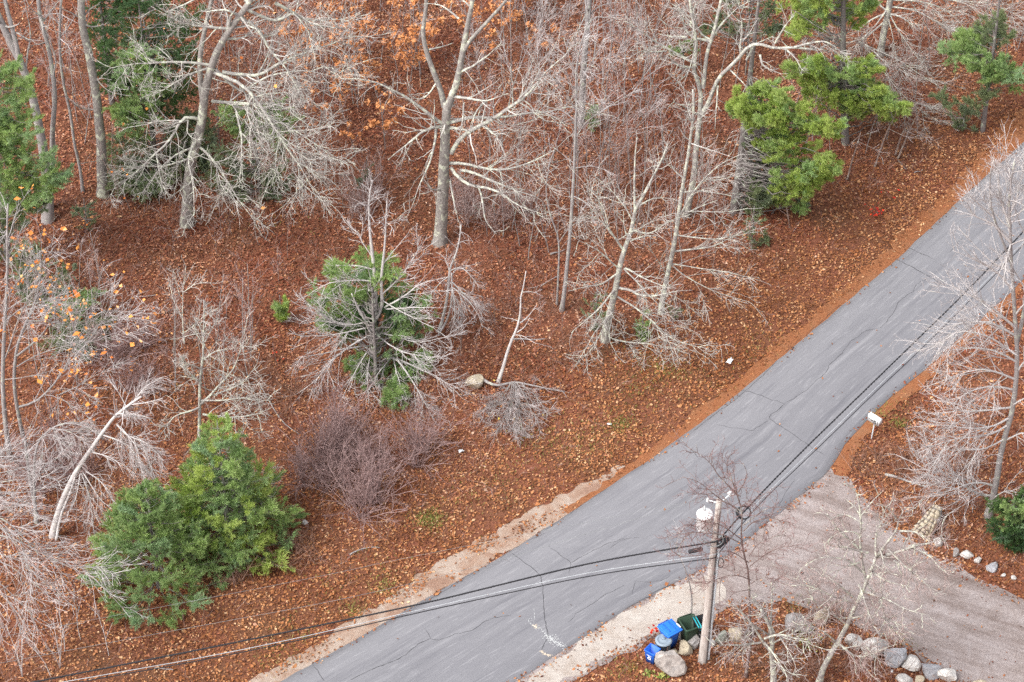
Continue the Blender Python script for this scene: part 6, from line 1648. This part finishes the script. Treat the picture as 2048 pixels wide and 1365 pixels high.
def ring_box(w, d, h, taper, wall, k_round=0.0):
    """open-topped tapering container: outer wall, inner wall, floor"""
    def rect(sx, sy, z, r):
        out = []
        for cx, cy, a0 in ((1, 1, 0), (-1, 1, 90), (-1, -1, 180), (1, -1, 270)):
            for a in (0, 45, 90):
                t_ = math.radians(a0 + a)
                out.append((cx * (sx / 2 - r) + r * math.cos(t_), cy * (sy / 2 - r) + r * math.sin(t_), z))
        return out
    r = max(.02, k_round)
    rings = [rect(w * taper, d * taper, 0, r * .8), rect(w * (taper * .15 + .85), d * (taper * .15 + .85), h * .84, r), rect(w * (taper * .1 + .9), d * (taper * .1 + .9), h * .9, r), rect(w + .03, d + .03, h * .905, r), rect(w + .03, d + .03, h, r),
             rect(w - wall, d - wall, h, r), rect((w - wall) * (taper * .9 + .05), (d - wall) * (taper * .9 + .05), .05, r * .7)]
    V = np.array(sum(rings, [])); n = 12
    q = []
    for i in range(len(rings) - 1):
        for j in range(n):
            q.append((i * n + j, i * n + (j + 1) % n, (i + 1) * n + (j + 1) % n, (i + 1) * n + j))
    t = [((len(rings) - 1) * n, (len(rings) - 1) * n + j, (len(rings) - 1) * n + j + 1) for j in range(1, n - 1)]
    t += [(0, j + 1, j) for j in range(1, n - 1)]
    return V, np.array(q), np.array(t)

def wheel(parent, x, y, r, w=.05, axis_x=True):
    v, q, t = lathe([(r * .6, -w / 2), (r, -w / 2 + .008), (r, w / 2 - .008), (r * .6, w / 2)], 16)
    hub = lathe([(r * .55, -w / 2 - .004), (r * .55, w / 2 + .004)], 12)
    o = solid("wheel", [(rot_to(v, (1, 0, 0)), q, t)], "rubber", parent, (x, y, r), True)
    solid("hub", [(rot_to(hub[0], (1, 0, 0)),) + hub[1:]], "bin_black", o)

def place(name, label, px, py, yaw, cat, z=None):
    p = at(px, py, 0); zz_ = max(float(hz(p[0], p[1])[0]), 0.0) if z is None else z
    root = empty(name, (p[0], p[1], zz_)); root.rotation_euler = (0, 0, yaw); root.scale = (1.13, 1.13, 1.1)
    return tag(root, label, cat)

def chasing_arrows(parent, y, z, size, mat="print_white"):
    """recycling triangle on a bin's front face (local -y side)"""
    bag = Bag()
    R_ = size
    for k in range(3):
        a = math.radians(90 + 120 * k); b = math.radians(90 + 120 * (k + 1))
        A = np.array([math.cos(a), math.sin(a)]) * R_; B = np.array([math.cos(b), math.sin(b)]) * R_
        d = (B - A) / np.linalg.norm(B - A); n_ = np.array([-d[1], d[0]])
        p0, p1 = A + d * R_ * .45, A + d * R_ * 1.12; w_ = R_ * .17
        pts = [p0 - n_ * w_, p1 - n_ * w_, p1 + n_ * w_, p0 + n_ * w_]
        head = [p1 - n_ * w_ * 1.9, p1 + d * R_ * .42, p1 + n_ * w_ * 1.9]
        bend = [A + d * R_ * .12 - n_ * w_ * .2, p0 - n_ * w_, p0 + n_ * w_]
        f = lambda L_: [(q[0], y, z + q[1]) for q in L_]
        bag.add(f(pts), q=[(0, 1, 2, 3)]); bag.add(f(head), t=[(0, 1, 2)]); bag.add(f(bend), t=[(0, 1, 2)])
    return obj("recycling_symbol", bag.mesh("recycling_symbol"), MATS[mat], parent)

# open square recycling bin
ya = px_yaw((1307, 1314), (1289, 1304)) + math.pi
b1 = place("recycling_bin", "open square blue recycling bin with white arrows symbol", 1304, 1322, ya, "bin")
solid("body", [ring_box(.40, .36, .58, .78, .03, .03)], "bin_blue_open", b1)
sy = chasing_arrows(b1, 0, 0, .085); sy.location = (0, -.178, .28); sy.rotation_euler = (math.radians(-5.5), 0, 0)
for z_, w_ in ((.42, .20), (.395, .15)):
    pl = solid("printed_line", [boxv((0, 0, 0), (w_, .004, .013))], "print_white", b1, (0, -.186, z_)); pl.rotation_euler = (math.radians(-5.5), 0, 0)

# grey round can with lid
b2 = place("trash_can", "round grey trash can with a ridged lid between the two blue bins", 1326, 1307, .4, "trash can")
solid("body", [lathe([(.20, 0), (.21, .01), (.225, .25), (.235, .26), (.24, .6), (.265, .61), (.265, .64), (.25, .65)], 26)], "can_grey", b2, smooth=False)
lid = solid("lid", [lathe([(.285, .635), (.285, .665), (.265, .675), (.262, .69), (.20, .70), (.196, .688), (.12, .705), (.06, .72), (.03, .724)], 30)], "can_lid", b2)
solid("lid_handle", [lathe([(.05, .715), (.052, .74), (.045, .75)], 14), boxv((0, 0, .752), (.13, .035, .02))], "can_lid", lid)
for s_ in (-1, 1): solid("handle", [boxv((s_ * .27, 0, .52), (.05, .14, .03))], "can_grey", b2, bevel=.008)

# blue lidded cart
ya = px_yaw((1320, 1270), (1345, 1276))
b3 = place("recycling_cart", "tall blue recycling cart with closed lid behind the grey can", 1338, 1290, .62, "bin")
solid("body", [ring_box(.56, .54, .80, .70, .04, .12)], "bin_blue", b3, smooth=False)
ld = solid("lid", [boxv((0, 0, .825), (.62, .62, .05), 0, 1.0), boxv((0, .02, .862), (.52, .50, .03), 0, 1.08)], "bin_blue_lid", b3, bevel=.03)
for x_ in (-.11, .11): solid("lid_ridge", [boxv((x_, .02, .886), (.022, .42, .018))], "bin_blue", ld)
solid("label_strip", [boxv((.285, -.10, .885), (.05, .22, .012))], "white_paint", ld)
solid("handle", [rod((-.2, .36, .80), (.2, .36, .80), .018, 8), rod((-.2, .27, .76), (-.2, .36, .80), .015, 6), rod((.2, .27, .76), (.2, .36, .80), .015, 6)], "bin_blue", b3)
for s_ in (-1, 1): wheel(b3, s_ * .24, .24, .10)

# green cart, lid thrown back; black cart with teal lid behind the pole
b4 = place("garbage_cart", "dark green wheeled cart standing open beside the pole", 1378, 1282, .42, "bin")
solid("body", [ring_box(.56, .60, .92, .74, .05, .05)], "bin_green", b4)
hl = solid("lid", [boxv((0, 0, -.28), (.56, .035, .56))], "bin_green", b4, (0, .36, .88), bevel=.01); hl.rotation_euler = (math.radians(10), 0, 0)
solid("handle", [rod((-.2, .36, .90), (.2, .36, .90), .018, 8)], "bin_green", b4)
for s_ in (-1, 1): wheel(b4, s_ * .25, -.20 if s_ < 0 else .22, .12)
b5 = place("recycling_cart", "black cart with teal lid trim half hidden behind the pole", 1403, 1278, .35, "bin")
solid("body", [ring_box(.50, .54, .90, .74, .05, .05)], "bin_black", b5)
solid("lid_trim", [boxv((-.24, -.02, .925), (.03, .50, .035)), boxv((-.15, -.02, .925), (.03, .50, .035))], "bin_teal", b5)
solid("lid_flap", [boxv((-.10, -.26, .84), (.22, .03, .14))], "bin_teal", b5, bevel=.01)
for s_ in (-1, 1): wheel(b5, s_ * .22, .22, .11)

# ------------------------------------------------------------------ mailbox
a_, c_ = at(1740.5, 829, 1.1), at(1763, 843, 1.1)
yaw = math.atan2(c_[1] - a_[1], c_[0] - a_[0])
mb_base = at(1742.5, 877, 0); mb_base[2] = float(hz(mb_base[0], mb_base[1])[0])
mtop = onp(1749.5, 844, mb_base[1])
mb = empty("mailbox", mb_base); tag(mb, "white numbered mailbox on a thin metal post beside the road", "mailbox")
rel = mtop - mb_base
solid("post", [rod((0, 0, -.15), tuple(rel), .026, 8)], "cable_silver", mb, smooth=True)
w_, h_, L_ = .25, .23, .54
prof = [(-w_ / 2, 0)] + [(w_ / 2 * math.cos(t_), h_ + w_ / 2 * .62 * math.sin(t_)) for t_ in np.linspace(math.pi, 0, 11)] + [(w_ / 2, 0)]
n_ = len(prof)
V = np.array([(sx * L_ / 2, y_, z_) for sx in (-1, 1) for y_, z_ in prof])
q = [(i, (i + 1) % n_, n_ + (i + 1) % n_, n_ + i) for i in range(n_)]
t = [(n_, n_ + i, n_ + i + 1) for i in range(1, n_ - 1)] + [(0, i + 1, i) for i in range(1, n_ - 1)]
box_ = solid("box", [(V, np.array(q), np.array(t))], "white_paint", mb, tuple(rel)); box_.rotation_euler = (0, 0, yaw)
solid("door", [boxv((-L_ / 2 - .008, 0, h_ * .72), (.012, w_ * .9, h_ * 1.3))], "white_paint", box_, bevel=.02)
solid("flag", [rod((-.235, -w_ / 2 - .008, h_ * .72), (-.04, -w_ / 2 - .008, h_ * .58), .012, 5), boxv((-.055, -w_ / 2 - .012, h_ * .58), (.075, .008, .06))], "black_print", box_)
SEG = {"3": "abgcd", "5": "afgcd", "1": "bc"}
def digit(ch, x0, z0, w, h, y, bag, th=.016):
    s = {"a": ((x0, z0 + h), (x0 + w, z0 + h)), "b": ((x0 + w, z0 + h), (x0 + w, z0 + h / 2)), "c": ((x0 + w, z0 + h / 2), (x0 + w, z0)), "d": ((x0, z0), (x0 + w, z0)), "e": ((x0, z0), (x0, z0 + h / 2)), "f": ((x0, z0 + h / 2), (x0, z0 + h)), "g": ((x0, z0 + h / 2), (x0 + w, z0 + h / 2))}
    for c in SEG[ch]:
        (xa, za), (xb, zb_) = s[c]
        bag.add(*boxv(((xa + xb) / 2, y, (za + zb_) / 2), (abs(xa - xb) + th, .004, abs(za - zb_) + th)))
for i_, ch in enumerate("351"):
    bag = Bag(); digit(ch, .02 + i_ * .084, .075, .042, .125, -w_ / 2 - .006, bag, .026)
    obj("number", bag.mesh("number"), MATS["black_print"], box_)

# ------------------------------------------------------------------ litter and odd leaves
def scrap(px, py, s, seed, label):
    rng = np.random.default_rng(seed); p = at(px, py, 0); p[2] = hz(p[0], p[1])[0] + .08
    n = 5; g_ = np.stack(np.meshgrid(np.linspace(-1, 1, n), np.linspace(-1, 1, n)), -1).reshape(-1, 2)
    v = np.column_stack([g_[:, 0] * s * (1 + rng.normal(0, .15, n * n)), g_[:, 1] * s * .6 * (1 + rng.normal(0, .15, n * n)), rng.random(n * n) * s * .7])
    i = np.arange(n * n).reshape(n, n); q = np.stack([i[:-1, :-1], i[:-1, 1:], i[1:, 1:], i[1:, :-1]], -1).reshape(-1, 4)
    o = obj("paper_scrap", mesh_np("paper_scrap", v, q), MATS["paper_white"], None, p); o.rotation_euler = (0, 0, rng.random() * 6)
    tag(o, label, "litter")
scrap(1460, 726, .16, 1, "crumpled white paper on the bank above the road")
scrap(1218, 856, .08, 2, "scrap of white paper near the grassy bank")
scrap(922, 913, .10, 3, "scrap of pale paper beside the purplish thicket")
scrap(1783, 1347, .06, 4, "pale scrap among the driveway brambles")

def leaf_spray(name, px, py, k, size, mat, seed, label, z=.3, spread=.2):
    rng = np.random.default_rng(seed); p = at(px, py, 0); p[2] = hz(p[0], p[1])[0]
    pts_ = rng.normal(0, spread, (k, 3)); pts_[:, 2] = np.abs(pts_[:, 2]) * .8 + z
    st_ = np.stack([np.zeros((k, 3)) + [0, 0, -.03], pts_ * [.5, .5, .6], pts_], 1)
    v, t = leaf_faces(pts_, size, size * .75, rng, .6, .2)
    tag(obj(name, multi_mesh(name, [(tubes(st_, np.full((k, 3), .004), 3), MATS["twig_red"]), ((v, np.zeros((0, 4), int), t), MATS[mat])]), None, None, p), label, "plant")
leaf_spray("red_leaved_plant", 1309, 1274, 12, .13, "red_leaf", 1, "red-leaved sprig beside the tall blue cart", .3, .16)
leaf_spray("red_leaved_plant", 1755, 435, 26, .13, "red_leaf", 2, "deep red seedling on the bank by the far road", .15, .22)
leaf_spray("red_leaved_plant", 1766, 394, 7, .12, "red_leaf", 3, "few red leaves above the deep red seedling", .1, .2)
leaf_spray("red_leaved_plant", 552, 718, 7, .10, "red_leaf", 4, "red sprig on leaves left of the pale beech", .1, .15)
leaf_spray("orange_leaved_plant", 330, 694, 8, .12, "maple_leaf", 5, "orange sprig above the purplish shrubs", .2, .2)
leaf_spray("orange_leaved_plant", 170, 474, 14, .13, "maple_leaf", 6, "orange-leaved sprig under the corner trunks", .25, .25)

# fallen sticks
for i_, (pp, w_, lb) in enumerate(((((310, 1345), (345, 1343), (347, 1346)), 3, "pale stick lying under the wires"), (((1795, 330), (1812, 348)), 2.5, "short stick below the leaning stems"), (((1828, 352), (1845, 345)), 2.5, "pale stick on the leaves under the bright pine"),
                                 (((700, 1122), (740, 1105), (760, 1108)), 3, "grey stick on the leaves above the shoulder"), (((1100, 515), (1130, 505)), 4, "thin log behind the slender maple"), (((520, 780), (560, 850), (600, 880)), 3, "long grey stick beside the purplish thicket"),
                                 (((1770, 955), (1850, 985)), 6, "fallen grey log in the brambles above the wing wall"), (((1020, 690), (1090, 692)), 4, "fallen branch behind the birch snag"))):
    q_ = resample(np.array(pp, float), 8); P = at(q_[:, 0], q_[:, 1], 0); P[:, 2] = hz(P[:, 0], P[:, 1]) + .07 + .03 * np.sin(np.arange(8))
    o_ = P[0].copy()
    tag(obj("fallen_branch", merge_tubes([(P[None], np.linspace(w_, w_ * .5, 8)[None] / 2 / 48, 6)], "stick", o_), MATS["bark_grey"], None, o_), lb, "stick")
